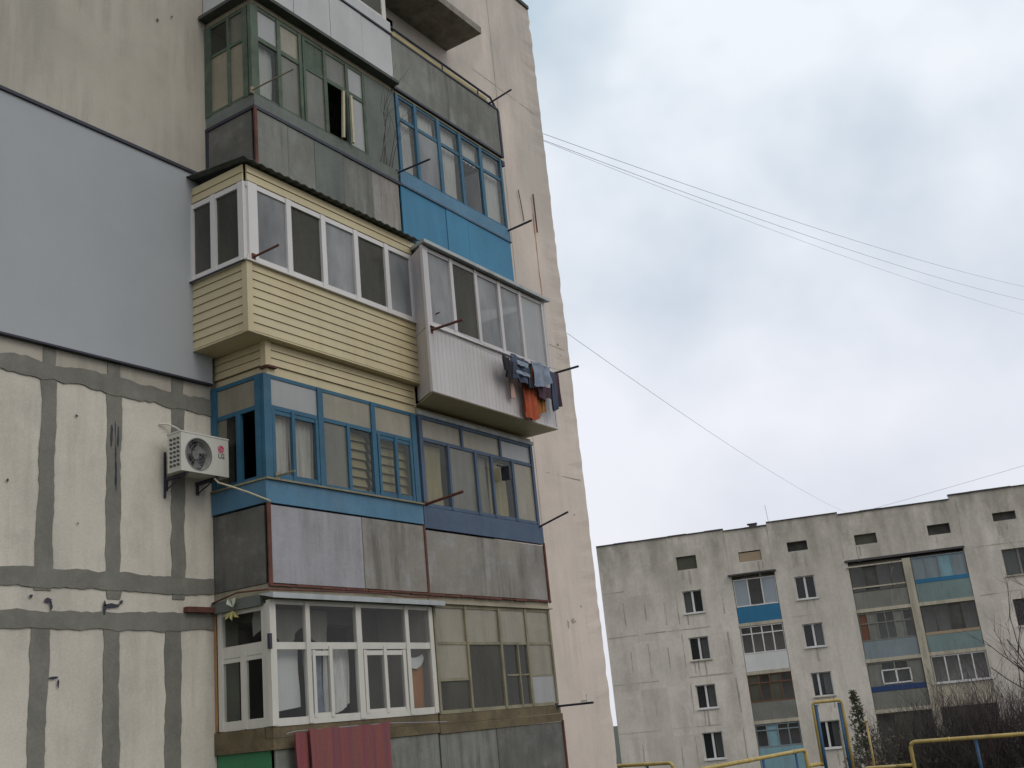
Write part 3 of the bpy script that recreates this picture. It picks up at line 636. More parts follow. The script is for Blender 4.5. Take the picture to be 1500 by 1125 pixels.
MB().box(11.88, XM+.04, YF-.012, YF+.02, 10.337, 11.84).build('filler_board', 'greygreen_board', bD)
bracket(bD, 9.42, 10.37, YF-.04, 8.92, .011, 'olive_wood', dz=-.02)

# ---- D right: blue
bD2 = balcony('fourth right balcony with bright blue parapet sheets and blue frames', ZS['D'], XM+.01, XB)
sheets(bD2, XM+.03, XB-.04, (13.8, 14.42), 9.2, 10.12, YF-.012, ['blue_sheet'])
MB().box(XB-.05, XB-.025, YF+.03, YW-.02, 9.2, 10.12).build('side_panel', 'blue_sheet', bD2)
MB().box(XM+.03, XB-.02, YF-.05, YF+.02, 10.123, 10.155).build('hand_rail', 'slate_paint', bD2)
MB().box(XM+.04, XB-.02, YF-.035, YF+.04, 10.157, 10.4).build('sill_board', 'blue_board', bD2)
fr, gl, mats = MB(), MB(), []
zb, zt, ztr = 10.402, 11.84, 11.4
glazing(fr, gl, P1, [(12.68, .07, zb, zt), (13.16, .07, zb, zt), (13.8, .09, zb, zt), (14.43, .08, zb, zt), (15.07, .09, zb, zt), (15.74, .06, zb, zt)],
        [(zb+.02, .04, 12.65, 15.77), (ztr, .06, 12.65, 15.77), (zt-.02, .05, 12.65, 15.77)],
        [(12.7, 13.13, ztr, zt, 'glass_dirty'), (13.19, 13.76, ztr, zt, 'glass_dirty'), (13.84, 14.39, ztr, zt, 'glass_dirty'), (14.47, 15.03, ztr, zt, 'glass_dirty'), (15.11, 15.71, ztr, zt, 'glass_dirty'),
         (12.7, 13.13, zb, ztr, 'glass_dirty'), (13.19, 13.76, zb, ztr, 'glass_film'), (13.84, 14.39, zb, ztr, 'glass_dirty'), (14.47, 15.03, zb, ztr, 'glass'), (15.11, 15.71, zb, ztr, 'glass_dirty')], mats)
P2 = Plane('side', XB-.05); glazing(fr, gl, P2, [(9.82, .06, zb, zt), (10.65, .06, zb, zt)], [(zb, .05, 9.8, 10.65), (zt, .05, 9.8, 10.65)], [(9.8, 10.65, zb, zt, 'glass_film')], mats)
fr.build('window_frame', 'blue_paint', bD2); gl.build('window_glass', mats, bD2)
MB().box(XM+.06, XB-.02, YF-.03, YF+.03, 11.843, 11.862).build('head_board', 'olive_wood', bD2)
bracket(bD2, 12.56, 10.32, YF-.03, 9.06, .016, dz=-.01); bracket(bD2, 15.74, 10.36, YF-.03, 9.19, .02, dz=.03)

# ---- E left: white sheet parapet
bE = balcony('top left balcony with smooth off-white parapet and white corner post', ZS['E'], XA, XM-.01)
z0 = ZS['E']
sheets(bE, XA-.04, XM+.03, (10.3, 11.1, 11.85), 11.99, 12.92, YF-.03, ['sheet_white'])
MB().box(XA-.06, XA-.035, YF+.0, YW-.02, 11.99, 12.92).build('side_panel', 'sheet_white', bE)
MB().box(XA-.14, XM+.03, YF-.16, YF+.03, 11.93, 11.985).box(XA-.15, XA, YF+.032, YW-.01, 11.93, 11.985).build('drip_edge', 'roof_felt', bE)
MB().box(XA-.06, XM+.04, YF-.075, YF+.03, 12.925, 12.955).build('hand_rail', 'dark_metal', bE)
MB().box(XA-.04, XM+.03, YF-.06, YF+.03, 12.958, 13.17).build('sill_board', 'sheet_white', bE)
fr, gl, mats = MB(), MB(), []
glazing(fr, gl, Plane('front', YF-.02), [(9.5, .1, 13.172, 14.6), (10.5, .08, 13.172, 14.6), (11.5, .08, 13.172, 14.6), (12.48, .1, 13.172, 14.6)], [(13.2, .05, 9.46, 12.52), (14.57, .06, 9.46, 12.52)], [(9.5, 12.5, 13.172, 14.6, 'glass_mesh')], mats)
fr.build('window_frame', 'pvc_dim', bE); gl.build('window_glass', mats, bE)

# ---- E right: open balcony
bE2 = balcony('top right open balcony with grey sheet parapet and bare handrail', ZS['E'], XM+.01, XB, 'concrete')
sheets(bE2, XM+.04, XB-.02, (14.15,), 11.96, 12.92, YF-.02, ['sheet_grey', 'sheet_grey'])
MB().box(XB-.03, XB-.005, YF+.02, YW-.02, 11.96, 12.92).build('side_panel', 'sheet_grey', bE2)
MB().box(XM+.03, XB+.0, YF-.055, YF+.02, 12.923, 12.96).box(XB-.04, XB+.015, YF-.06, YF-.02, 11.9, 12.92).box(XM+.03, XB, YF-.05, YF, 11.91, 11.955).build('rail_frame', 'dark_metal', bE2)
MB().tube([(XM+.05, YF-.02, 13.13), (XB-.2, YF-.02, 13.13), (XB-.05, YF-.02, 12.97)], .022).tube([(14.1, YF-.02, 12.95), (14.1, YF-.02, 13.13)], .012).tube([(15.2, YF-.02, 12.95), (15.2, YF-.02, 13.13)], .012).build('hand_rail', 'dark_metal', bE2)
MB().box(XM+.1, 15.5, YF-.012, YF+.006, 13.0, 13.075).build('wooden_rail', surf('yellow_wood', (.4, .33, .14), .2, 3), bE2)
bracket(bE2, 15.5, 12.93, YF-.03, 9.17, .017, dz=.08)
MB().box(XB-.02, XB+.06, YF-.03, YF+.05, 11.75, 11.85).build('fixing_block', 'dark_metal', bE2)

# ================================================================== things on the near block
def text_mesh(body, size, loc, parent, mat, name='lettering'):
    cu = bpy.data.curves.new('t', 'FONT'); cu.body = body; cu.size = size; cu.extrude = .002; cu.align_x = 'CENTER'; cu.align_y = 'CENTER'; cu.offset = size*.02
    o = bpy.data.objects.new('t', cu); col.objects.link(o); bpy.context.view_layer.update()
    me = bpy.data.meshes.new_from_object(o.evaluated_get(bpy.context.evaluated_depsgraph_get()))
    bpy.data.objects.remove(o)
    me.transform(Matrix.Translation(Vector(loc)-ORG[parent]) @ Matrix.Rotation(math.pi/2, 4, 'X'))
    me.materials.clear(); me.materials.append(M[mat]); me.name = name
    q = bpy.data.objects.new(name, me); col.objects.link(q); q.parent = parent; return q

ax0, ax1, ay0, ay1, az0, az1 = 8.61, 9.36, 10.27, 10.52, 4.98, 5.46
ac = thing('air_conditioner', (8.98, 10.5, 4.9), 'white outdoor air conditioner unit with round fan, bolted to the wall beside the blue-framed balcony', 'air conditioner')
c = (8.88, ay0, 5.215); b = MB(); seg = 40
ringp = [(c[0]+.2*math.cos(6.2832*k/seg), ay0, c[2]+.2*math.sin(6.2832*k/seg)) for k in range(seg)]
def edgep(k):                                            # where the ray from the fan centre meets the casing outline
    a = 6.2832*k/seg; dx, dz = math.cos(a), math.sin(a); t = 9
    if dx > 1e-6: t = min(t, (ax1-c[0])/dx)
    if dx < -1e-6: t = min(t, (ax0-c[0])/dx)
    if dz > 1e-6: t = min(t, (az1-c[2])/dz)
    if dz < -1e-6: t = min(t, (az0-c[2])/dz)
    return (c[0]+dx*t, ay0, c[2]+dz*t)
for k in range(seg):
    e0, e1 = edgep(k), edgep(k+1)
    pts = [ringp[k], e0]
    if abs(e0[0]-e1[0]) > 1e-4 and abs(e0[2]-e1[2]) > 1e-4:
        for cx_ in (ax0, ax1):
            for cz_ in (az0, az1):
                if (abs(cx_-e0[0]) < 1e-4 or abs(cx_-e1[0]) < 1e-4) and (abs(cz_-e0[2]) < 1e-4 or abs(cz_-e1[2]) < 1e-4): pts.append((cx_, ay0, cz_))
    b.poly(pts+[e1, ringp[(k+1) % seg]])
    p, q = ringp[k], ringp[(k+1) % seg]; b.quad(p, q, (q[0], ay0+.12, q[2]), (p[0], ay0+.12, p[2]))
b.quad((ax0, ay0, az0), (ax0, ay1, az0), (ax0, ay1, az1), (ax0, ay0, az1)); b.quad((ax1, ay0, az0), (ax1, ay1, az0), (ax1, ay1, az1), (ax1, ay0, az1))
b.quad((ax0, ay0, az1), (ax1, ay0, az1), (ax1, ay1, az1), (ax0, ay1, az1)); b.quad((ax0, ay0, az0), (ax1, ay0, az0), (ax1, ay1, az0), (ax0, ay1, az0)); b.quad((ax0, ay1, az0), (ax1, ay1, az0), (ax1, ay1, az1), (ax0, ay1, az1))
b.box(ax0-.006, ax1+.006, ay0-.006, ay1+.004, az1+.001, az1+.02)
b.build('casing', 'ac_white', ac)
vt = MB()
for i in range(7):
    z = az0+.06+i*.055
    for yy in (ay0+.03, ay0+.095, ay0+.16): vt.hexa([(ax0-.006, yy, z), (ax0-.002, yy, z), (ax0-.002, yy+.045, z+.01), (ax0-.006, yy+.045, z+.01)], [(ax0-.006, yy, z+.028), (ax0-.002, yy, z+.028), (ax0-.002, yy+.045, z+.038), (ax0-.006, yy+.045, z+.038)])
vt.build('side_vent', 'ac_dark', ac)
MB().disc((c[0], ay0+.121, c[2]), .2, seg=32).build('fan_housing', 'ac_dark', ac)
fan = MB().disc((c[0], ay0+.05, c[2]), .055, thick=.06)
for k in range(3):
    a = k*2.094+.5
    P = lambda rr, t, y: (c[0]+rr*math.cos(a+t), ay0+y, c[2]+rr*math.sin(a+t))
    fan.hexa([P(.05, 0, .06), P(.18, -.25, .05), P(.18, .75, .09), P(.05, .8, .1)], [P(.05, 0, .068), P(.18, -.25, .058), P(.18, .75, .098), P(.05, .8, .108)])
fan.build('fan', 'ac_fan', ac)
gr = MB()
for rr in (.05, .09, .13, .17): gr.ring(c, rr-.0018, rr+.0018, ay0+.0, ay0+.004)
gr.ring(c, .195, .208, ay0-.008, ay0-.001)
for k in range(8):
    a = k*.7854; gr.tube([(c[0]+.03*math.cos(a), ay0+.003, c[2]+.03*math.sin(a)), (c[0]+.2*math.cos(a), ay0+.003, c[2]+.2*math.sin(a))], .002, seg=4)
gr.build('fan_grille', 'ac_fan', ac)
lc = (9.235, ay0-.004, 5.325)
lg = MB().disc(lc, .05, thick=.003); lg.build('logo_badge', 'logo_red', ac)
lw = MB()                                                # white outline letters inside the badge: an arc, a short stem and a dot
for k in range(14):
    a0, a1 = .05+k*(5.5-.9)/14*1.0+1.6, .05+(k+1)*(5.5-.9)/14+1.6
    P = lambda rr, t: (lc[0]+rr*math.cos(t), lc[1]-.0015, lc[2]+rr*math.sin(t))
    lw.quad(P(.036, a0), P(.041, a0), P(.041, a1), P(.036, a1))
lw.box(lc[0]-.003, lc[0]+.003, lc[1]-.003, lc[1]-.001, lc[2]-.02, lc[2]+.02).box(lc[0]+.0035, lc[0]+.014, lc[1]-.003, lc[1]-.001, lc[2]-.02, lc[2]-.015)
lw.box(lc[0]+.012, lc[0]+.037, lc[1]-.003, lc[1]-.001, lc[2]-.003, lc[2]+.003).box(lc[0]-.022, lc[0]-.014, lc[1]-.003, lc[1]-.001, lc[2]+.012, lc[2]+.02)
lw.build('logo_mark', 'ac_white', ac)
text_mesh('LG', .085, (9.24, ay0-.002, 5.235), ac, 'logo_grey')
for x in (8.72, 9.2):
    bk = MB(); bk.box(x-.02, x+.02, ay0+.02, YW-.012, az0-.045, az0-.004); bk.box(x-.015, x+.015, YW-.04, YW-.021, az0-.17, az0-.046)
    bk.tube([(x, YW-.04, az0-.15), (x, ay0+.14, az0-.05)], .009, seg=6)
    bk.build('wall_bracket', 'dark_metal', ac)
MB().box(8.69, 8.715, YW-.03, YW-.012, 4.72, 5.3).build('wall_rail', 'dark_metal', ac)
ho = MB().tube([(9.16, ay0+.05, 4.96), (9.2, ay0+.02, 4.9), (9.27, 10.14, 4.83), (9.36, 9.92, 4.72), (9.43, 9.74, 4.62), (9.46, 9.66, 4.575)], .012, seg=7)
ho.build('drain_hose', 'cream_wood', ac, True)

fo = thing('flower_ornament', (9.37, 10.26, 3.3), 'yellow and white artificial flower hanging by the lowest left balcony awning', 'ornament')
def petal(mb, base, tip, wd):
    b0, t0 = Vector(base), Vector(tip); s = (t0-b0).cross(Vector((1, 0, 0))).normalized()*wd; md = b0.lerp(t0, .65)+Vector((-.02, 0, 0))
    for sx in (0, .006): mb.poly([tuple(v+Vector((sx, 0, 0))) for v in (b0, md+s, t0, md-s)])
q = MB()
for a in (-.5, .0, .5): petal(q, (9.36, 10.25, 3.32), (9.34, 10.25+a*.24, 3.2+abs(a)*.05), .03)
q.build('petal', 'petal_yellow', fo)
q = MB()
for a in (-.35, .35): petal(q, (9.36, 10.25, 3.36), (9.34, 10.25+a*.2, 3.47), .04)
q.build('petal', 'petal_white', fo)
MB().tube([(9.37, 10.25, 3.3), (9.37, 10.25, 3.4), (9.395, 10.25, 3.42)], .008).build('stem', 'rust', fo)

# curtains and cloths behind the glazing
CG = 'curtains behind the balcony glazing'
cloth('window_blind', 9.55, 10.02, 2.81, lambda t: 2.08+.05*t, 9.84, .004, 1, 'cloth_white', 'flat white blind filling the first lower pane of the white-framed lowest balcony', 'blind', CG)
cloth('curtain', 10.1, 10.42, 2.82, 2.0, 9.84, .02, 3, 'cloth_pale', 'pale blue-grey curtain in the narrow casement of the white-framed lowest balcony', 'curtain', CG)
cloth('curtain', 10.48, 10.96, 2.82, lambda t: 2.03+.0*t+.22*max(0, t-.5), 9.86, .02, 2, 'lace', 'grey-white curtain with a lifted corner in the lowest white-framed balcony', 'curtain', CG)
cloth('curtain', 9.6, 10.9, 3.34, lambda t: 3.0+.12*math.sin(t*12), 10.15, .03, 5, 'cloth_grey', 'short scalloped pelmet curtain in the upper panes of the lowest left balcony', 'curtain', CG)
cloth('curtain', 11.22, 11.32, 2.8, 1.98, 9.9, .01, 1, 'cloth_yellow', 'narrow cream strip of curtain in the lowest left balcony', 'curtain', CG)
cloth('hanging_cloth', 12.06, 12.45, lambda t: 2.66-.03*math.sin(t*3.14), 1.98, 9.85, .012, 1.5, 'cloth_orange', 'orange-brown cloth hanging in the last pane of the lowest left balcony', 'cloth')
cloth('hanging_cloth', 12.04, 12.46, lambda t: 2.74-.05*math.sin(t*3.14), lambda t: 2.63-.09*math.sin(t*3.14), 9.82, .01, 1, 'cloth_white', 'small white cloth swag above the orange-brown cloth', 'cloth')
cloth('curtain', 12.72, 13.38, 3.38, 2.4, 9.86, .02, 4, 'lace', 'white curtain at the left end of the olive-framed lowest right balcony', 'curtain', CG)
cloth('curtain', 9.6, 9.98, 5.8, 4.9, 9.84, .02, 5, 'lace', 'lace curtain in the left casement of the blue-framed balcony above', 'curtain', CG)
cloth('curtain', 10.02, 10.45, 5.8, 4.9, 9.85, .02, 5, 'lace', 'lace curtain in the second casement of the blue-framed balcony above', 'curtain', CG)
for i, (x0, x1, lb) in enumerate(((11.06, 11.54, 'yellowish pleated blind in the middle casement of the blue-framed balcony'), (11.62, 12.45, 'yellowish pleated blind in the wide right casement of the blue-framed balcony'))):
    mb = MB()
    for k in range(7): mb.hexa([(x0, 9.86, 4.9+k*.13), (x1, 9.86, 4.9+k*.13), (x1, 9.866, 4.9+k*.13), (x0, 9.866, 4.9+k*.13)], [(x0, 9.9, 5.022+k*.13), (x1, 9.9, 5.022+k*.13), (x1, 9.906, 5.022+k*.13), (x0, 9.906, 5.022+k*.13)])
    tag(center(mb.build('window_blind', 'cloth_yellow')), lb, 'blind', CG)
cloth('curtain', 12.7, 13.25, 5.85, 4.9, 9.85, .02, 3, 'cloth_yellow', 'cream curtain in the first pane of the slate-framed balcony', 'curtain', CG)
cloth('curtain', 14.1, 14.46, 5.85, 4.9, 9.85, .02, 3, 'cloth_grey', 'grey curtain in the middle of the slate-framed balcony', 'curtain', CG)
cloth('curtain', 14.56, 15.07, 5.85, 4.9, 9.86, .02, 3, 'cloth_yellow', 'cream curtain behind the window stay of the slate-framed balcony', 'curtain', CG)
cloth('curtain', 9.6, 9.93, 11.26, 10.38, 9.84, .015, 2, 'cloth_white', 'bright white curtain beside the corner post of the faded green balcony', 'curtain', CG)
cloth('curtain', 12.72, 13.12, 11.8, 10.42, 9.84, .02, 4, 'cloth_white', 'white curtain at the left end of the bright blue balcony', 'curtain', CG)
cloth('curtain', 13.84, 14.38, 11.8, 10.42, 9.84, .02, 5, 'cloth_white', 'white curtain in the middle of the bright blue balcony', 'curtain', CG)
cloth('curtain', 15.12, 15.7, 11.8, 10.42, 9.84, .02, 5, 'cloth_white', 'white curtain at the right end of the bright blue balcony', 'curtain', CG)
cloth('curtain', 13.2, 13.76, 11.8, 11.42, 9.84, .015, 5, 'cloth_white', 'short white pelmet in the second upper pane of the bright blue balcony', 'curtain', CG)
cloth('curtain', 14.47, 15.03, 11.8, 11.42, 9.84, .015, 5, 'cloth_white', 'short white pelmet in the fourth upper pane of the bright blue balcony', 'curtain', CG)

# laundry and lines outside the white oriel
for y, z, lb in ((8.95, 7.44, 'outer washing line in front of the white panelled balcony'), (9.09, 7.43, 'inner washing line close to the white panelled balcony')):
    pts = [(12.42+(15.76-12.42)*i/12, y, z-.09*math.sin(3.14159*i/12)) for i in range(13)]
    tag(center(MB().tube(pts, .004, seg=5).build('washing_line', 'cable')), lb, 'washing line', 'washing lines of the white balcony')
LG_ = 'laundry on the white balcony'
def top(z, s=.02, n=2): return lambda t: z+s*abs(math.sin(n*3.14*t+.5))
cloth('jacket', 13.96, 14.2, lambda t: 7.33-.08*t, lambda t: 7.06-.1*math.sin(3*t), 8.95, .03, 2, 'cloth_black', 'small black jacket, leftmost on the washing line', 'garment', LG_, 16, 10, .02)
cloth('jeans', 14.2, 14.72, lambda t: 7.4-.04*t, lambda t: 6.98-.05*t, 8.95, .03, 2, 'cloth_denim', 'dark blue denim garment on the washing line beside the black jacket', 'garment', LG_, 20, 10, .02)
cloth('shirt', 14.3, 14.62, 7.3, 7.22, 8.915, .01, 2, 'cloth_pale', 'narrow pale folded strip over the top of the dark denim', 'garment', LG_, 20, 6, .01)
cloth('shorts', 14.26, 14.66, 7.12, 7.06, 8.912, .01, 2, 'cloth_pale', 'second pale strip lower down on the dark denim', 'garment', LG_, 20, 6, .01)
cloth('jumper', 14.66, 14.86, lambda t: 7.35, lambda t: 6.92, 8.98, .03, 1.5, 'cloth_black', 'black garment between the dark denim and the light blue shirt', 'garment', LG_, 12, 12, .02)
cloth('skirt', 14.95, 15.4, lambda t: 7.05, lambda t: 6.82+.05*math.sin(9*t), 9.0, .03, 2, 'cloth_plum', 'dark plum garment showing under the hem of the light blue shirt', 'garment', LG_, 18, 10, .02)
cloth('shirt', 14.78, 15.36, lambda t: 7.42-.05*abs(t-.5), lambda t: 6.98+.25*max(0, t-.45)-.0*t, 8.95, .035, 2, 'cloth_pale', 'light blue shirt spread on the washing line', 'garment', LG_, 24, 12, .015)
cloth('trousers', 15.4, 15.54, 7.33, lambda t: 6.62+.12*t, 8.95, .025, 1, 'cloth_denim', 'narrow dark trouser leg hanging right of the light blue shirt', 'garment', LG_, 10, 14, .03)
cloth('trousers', 15.54, 15.66, lambda t: 7.36, lambda t: 6.78-.02*t, 8.97, .025, 1, 'cloth_plum', 'dark plum trouser leg, rightmost on the washing line', 'garment', LG_, 10, 14, .03)
cloth('towel', 14.62, 15.12, 7.36, lambda t: 6.52-.1*math.sin(3*t), 9.09, .035, 2.5, 'cloth_red', 'long red towel hanging below the light blue shirt', 'garment', LG_, 20, 14, .012)
cloth('towel', 15.1, 15.36, 7.36, lambda t: 6.56+.08*t, 9.1, .025, 2, 'cloth_amber', 'amber cloth hanging beside the long red towel', 'garment', LG_, 16, 14, .012)
cloth('stocking', 14.3, 14.42, 7.36, lambda t: 6.7, 9.1, .01, 1, 'cloth_peach', 'thin peach stocking hanging below the dark denim', 'garment', LG_, 8, 12, .02)

bl = cloth('blanket', 9.84, 11.3, lambda t: 1.865-.02*math.sin(3.14*t)-.008*math.sin(17*t), .95, 9.52, .011, 4.3, 'blanket', 'red and purple striped blanket airing below the lowest white window', 'blanket', 'blankets below the lowest window', 60, 16, .02)
cloth('blanket', 9.66, 9.9, lambda t: 1.83, .95, 9.57, .012, 1.5, 'blanket', 'narrow folded red blanket end, left of and behind the wide striped blanket', 'blanket', 'blankets below the lowest window', 20, 12, .02)
tag(center(MB().tube([(9.5, 9.56, 1.83), (9.66, 9.56, 1.85), (11.3, 9.56, 1.85), (12.55, 9.56, 1.8)], .003, seg=6).build('blanket_line', 'cable')), 'line under the lowest white windows carrying the striped blanket', 'washing line')

vi = MB()
for k in range(5): branches(vi, (12.15+.07*k, YF-.03, 10.36), Vector((rnd.uniform(-.3, .3), -.02, 1)), rnd.uniform(.5, 1.1), .007, 1, .3, .3, 5, (2, 3))
tag(center(vi.build('dry_vine', 'twig')), 'dry dark vine twigs against the grey board between the green and the blue balcony', 'vine')

# ================================================================== FAR APARTMENT BLOCK
NA = R(18.); DP = 67.86
nx, ny = math.cos(NA), math.sin(NA)
far = thing('apartment_building', (nx*DP, ny*DP, 0), 'distant stained panel apartment block with loggias and small attic openings', 'building', rz=NA-math.pi/2)
SEC = [(-13.0, -5.03, 11.68), (-5.03, -2.42, 11.57), (-2.42, 1.79, 11.74), (1.79, 8.1, 11.61), (8.1, 30, 11.84)]
win = []                                                # x0, x1, z0, z1, mullion share, mullion material
for i, z in enumerate((6.95, 4.17, 1.39, -1.46)):
    h = 1.35 if i < 3 else 1.5
    win.append((-8.05, -6.87, z, z+h, .5, 'far_white')); win.append((-1.33, -.17, z+.03, z+h+.02, (.5, .5, .35, .35)[i], 'far_white'))
for z, m in ((6.9, 'far_teal'), (4.1, 'far_brown'), (1.3, 'far_white'), (-1.5, 'far_white')):
    for x in (10.3, 16.6): win.append((x, x+1.9, z, z+1.48, .45, m))
attic = [(-8.12, -6.9, 9.58, 10.4), (-4.33, -3.0, 9.6, 10.2), (-1.41, -.24, 9.83, 10.4), (2.5, 3.75, 9.7, 10.3), (6.62, 7.87, 9.71, 10.3), (10.25, 11.5, 10.02, 10.5), (14.4, 15.6, 9.9, 10.5)]
log = [(-4.95, -2.4, -5.2, 8.8), (1.85, 8.34, -5.2, 8.87)]
wb = MB()
for a, b_, zt in SEC:
    ol = [o[:4] for o in win+attic if a < (o[0]+o[1])/2 < b_]
    for x0, x1, z0_, z1_ in log:
        if x0 < b_ and x1 > a: ol.append((x0, x1, z0_, z1_))
    ys = 0.
    xs = sorted({a, b_} | {min(max(v, a), b_) for o in ol for v in o[:2]}); zs = sorted({-7.5, zt} | {v for o in ol for v in o[2:]})
    for i in range(len(xs)-1):
        for k in range(len(zs)-1):
            cx, cz = (xs[i]+xs[i+1])/2, (zs[k]+zs[k+1])/2
            if any(o[0] < cx < o[1] and o[2] < cz < o[3] for o in ol): continue
            wb.quad((xs[i], ys, zs[k]), (xs[i+1], ys, zs[k]), (xs[i+1], ys, zs[k+1]), (xs[i], ys, zs[k+1]))
for o in [q[:4] for q in win+attic]:
    a, b_, c_, d_ = o; e = .22 if o in [q[:4] for q in win] else .5
    wb.quad((a, 0, c_), (a, e, c_), (a, e, d_), (a, 0, d_)); wb.quad((b_, 0, c_), (b_, e, c_), (b_, e, d_), (b_, 0, d_)); wb.quad((a, 0, c_), (b_, 0, c_), (b_, e, c_), (a, e, c_)); wb.quad((a, 0, d_), (b_, 0, d_), (b_, e, d_), (a, e, d_))
for a, b_, c_, d_ in log:
    e = 1.2
    wb.quad((a, 0, c_), (a, e, c_), (a, e, d_), (a, 0, d_)); wb.quad((b_, 0, c_), (b_, e, c_), (b_, e, d_), (b_, 0, d_)); wb.quad((a, 0, d_), (b_, 0, d_), (b_, e, d_), (a, e, d_)); wb.quad((a, e, c_), (b_, e, c_), (b_, e, d_), (a, e, d_))
wb.quad((-13, 0, -7.5), (-13, 12, -7.5), (-13, 12, 11.68), (-13, 0, 11.68)); wb.quad((30, 0, -7.5), (30, 12, -7.5), (30, 12, 11.84), (30, 0, 11.84)); wb.quad((-13, 12, -7.5), (30, 12, -7.5), (30, 12, 11.6), (-13, 12, 11.6))
rb = MB()
for a, b_, zt in SEC:
    n = max(2, int((b_-a)/1.1))
    for i in range(n):
        p, q = a+(b_-a)*i/n, a+(b_-a)*(i+1)/n; dz = rnd.uniform(-.015, .02)
        rb.box(p+.002, q-.002, -.07-rnd.uniform(0, .02), .3, zt+.002, zt+.07+dz)
rb.box(-13, 30, .3, 12, 11.3, 11.4)
roof = rb.build('roof', 'far_coping', far)
MB().tube([(-2.25, .5, 11.4), (-2.32, .5, 12.9)], .014, seg=5).build('antenna', 'cable', roof)
MB().box(-3.45, -3.0, .1, .5, 11.38, 11.8).box(-3.55, -2.95, .05, .55, 11.803, 11.85).build('vent_cowl', 'far_coping', roof)
for z in (8.72, 6.02, 3.22, .42, -2.4):
    x = -12.9
    while x < 20:
        l = rnd.uniform(.8, 3.2)
        if not any(a-.2 < x+l and x < b_+.2 for a, b_, _, _ in log) and rnd.random() < .62: irregular_strip(wb, False, z+rnd.uniform(-.02, .02), rnd.uniform(.03, .09), x, x+l, -.006, .015, .25, 1)
        x += l+rnd.uniform(0, .6)
for x in (-11.7, -10.5, -9.3, -8.4, -5.6):
    for z in (6.1, 3.3, .5, -2.3):
        if rnd.random() < .75: irregular_strip(wb, True, x+rnd.uniform(-.1, .1), rnd.uniform(.03, .08), z+rnd.uniform(.2, .8), z+rnd.uniform(1.5, 2.5), -.009, .02, .2, 1)
for x in (-5.03, -2.42, 1.7, 8.45): irregular_strip(wb, True, x, .05, 9, 11.55, -.009, .01, .3, 1)
for o in win+attic:
    for k in range(rnd.randint(1, 4)):
        l = rnd.uniform(.25, .95); irregular_strip(wb, True, rnd.uniform(o[0], o[1]), rnd.uniform(.03, .1), o[2]-.08-l, o[2]-.07, -.013-.001*k, .02, .12, 1)
wb.build('wall', ['far_wall', 'far_joint'], far)
for k, o in enumerate(win):
    a, b_, c_, d_, sh_, mm = o
    f = MB(); e = .17
    for u0, u1, v0, v1 in ((a, a+.06, c_, d_), (b_-.06, b_, c_, d_), (a+.06, b_-.06, c_, c_+.06), (a+.06, b_-.06, d_-.06, d_)): f.box(u0, u1, e-.04, e+.03, v0, v1)
    mx_ = a+(b_-a)*sh_; f.box(mx_-.06, mx_+.06, e-.05, e+.02, c_+.06, d_-.06)
    wf = f.build('window', mm if mm != 'far_teal' else 'far_grey', far)
    MB().quad((a, e+.02, c_), (b_, e+.02, c_), (b_, e+.02, d_), (a, e+.02, d_)).build('pane', 'glass_far', wf)
    MB().box(a-.06, b_+.08, -.1, .12, c_-.06, c_+.004).build('sill', 'far_white' if k % 3 != 2 else 'far_slab', wf)
for i, (a, b_, c_, d_) in enumerate(attic):
    y_ = (.16, .2, .4, .2, .35, .3, .3)[i]; q = MB().quad((a, y_, c_), (b_, y_, c_), (b_, y_, d_), (a, y_, d_))
    if i == 1: q = MB().box(a+.02, b_-.02, .06, .2, c_+.02, d_-.06)
    q.build('attic_opening', 'brick_fill' if i == 1 else ('attic_dark' if i not in (0, 3) else 'far_wood_shade'), far)
MB().box(-13.2, 30, 3, 3.1, -7, 11.2).build('partition', 'dark_room', far)
cv = MB()
for i in range(40):
    o = rnd.choice(win); a, b_, c_, d_ = o[:4]
cur = MB()
for o in win:
    a, b_, c_, d_, sh_, _ = o
    if rnd.random() < .75:
        s0 = a if rnd.random() < .5 else a+(b_-a)*.55
        cur.box(s0+.05, s0+(b_-a)*.42, .32, .36, c_+.1, d_-.05)
cur.build('window_lining', 'far_grey', far)

def loggia(x0, x1, zs, panel_h, panel_mat, glaz, label):
    """one loggia bay of the far block: slab edge, parapet, glazing"""
    b = bpy.data.objects.new('loggia', None); col.objects.link(b); b.parent = far; b['label'] = label
    MB().box(x0, x1, -.04, 1.19, zs-.2, zs-.003).build('slab', 'far_slab', b)
    MB().box(x0+.03, x1-.03, .0, .06, zs, zs+panel_h).build('parapet', panel_mat, b)
    f, g, mats = MB(), MB(), []
    zb, zt = zs+panel_h+.02, zs+2.58
    if glaz:
        cols, fm, frm = glaz
        n = len(cols)
        for i, m in enumerate(cols):
            a, c_ = x0+.04+(x1-x0-.08)*i/n, x0+.04+(x1-x0-.08)*(i+1)/n
            if m not in mats: mats.append(m)
            g.quad((a, .07, zb), (c_, .06, zb), (c_, .06, zt), (a, .06, zt), mats.index(m))
            f.box(a-.035 if i else a, a+.035, .02, .09, zb, zt)
        f.box(x1-.07, x1-.04, .02, .09, zb, zt); f.box(x0+.04, x1-.04, .01, .08, zb, zb+.07); f.box(x0+.04, x1-.04, .01, .08, zt-.06, zt)
        if frm: f.box(x0+.04, x1-.04, .015, .07, zb+(zt-zb)*frm-.03, zb+(zt-zb)*frm+.03)
        f.build('window_frame', fm, b); g.build('window_glass', mats, b)
    return b
gf = 'glass_far'
loggia(-4.95, -2.4, 6.0, .93, 'far_blue', (['far_pale_glass', gf, 'far_pale_glass'], 'far_white', 0), 'narrow loggia with bright blue parapet')
loggia(-4.95, -2.4, 3.2, .98, 'far_white', ([gf, gf, gf, gf], 'far_white', .72), 'narrow loggia with plain white parapet')
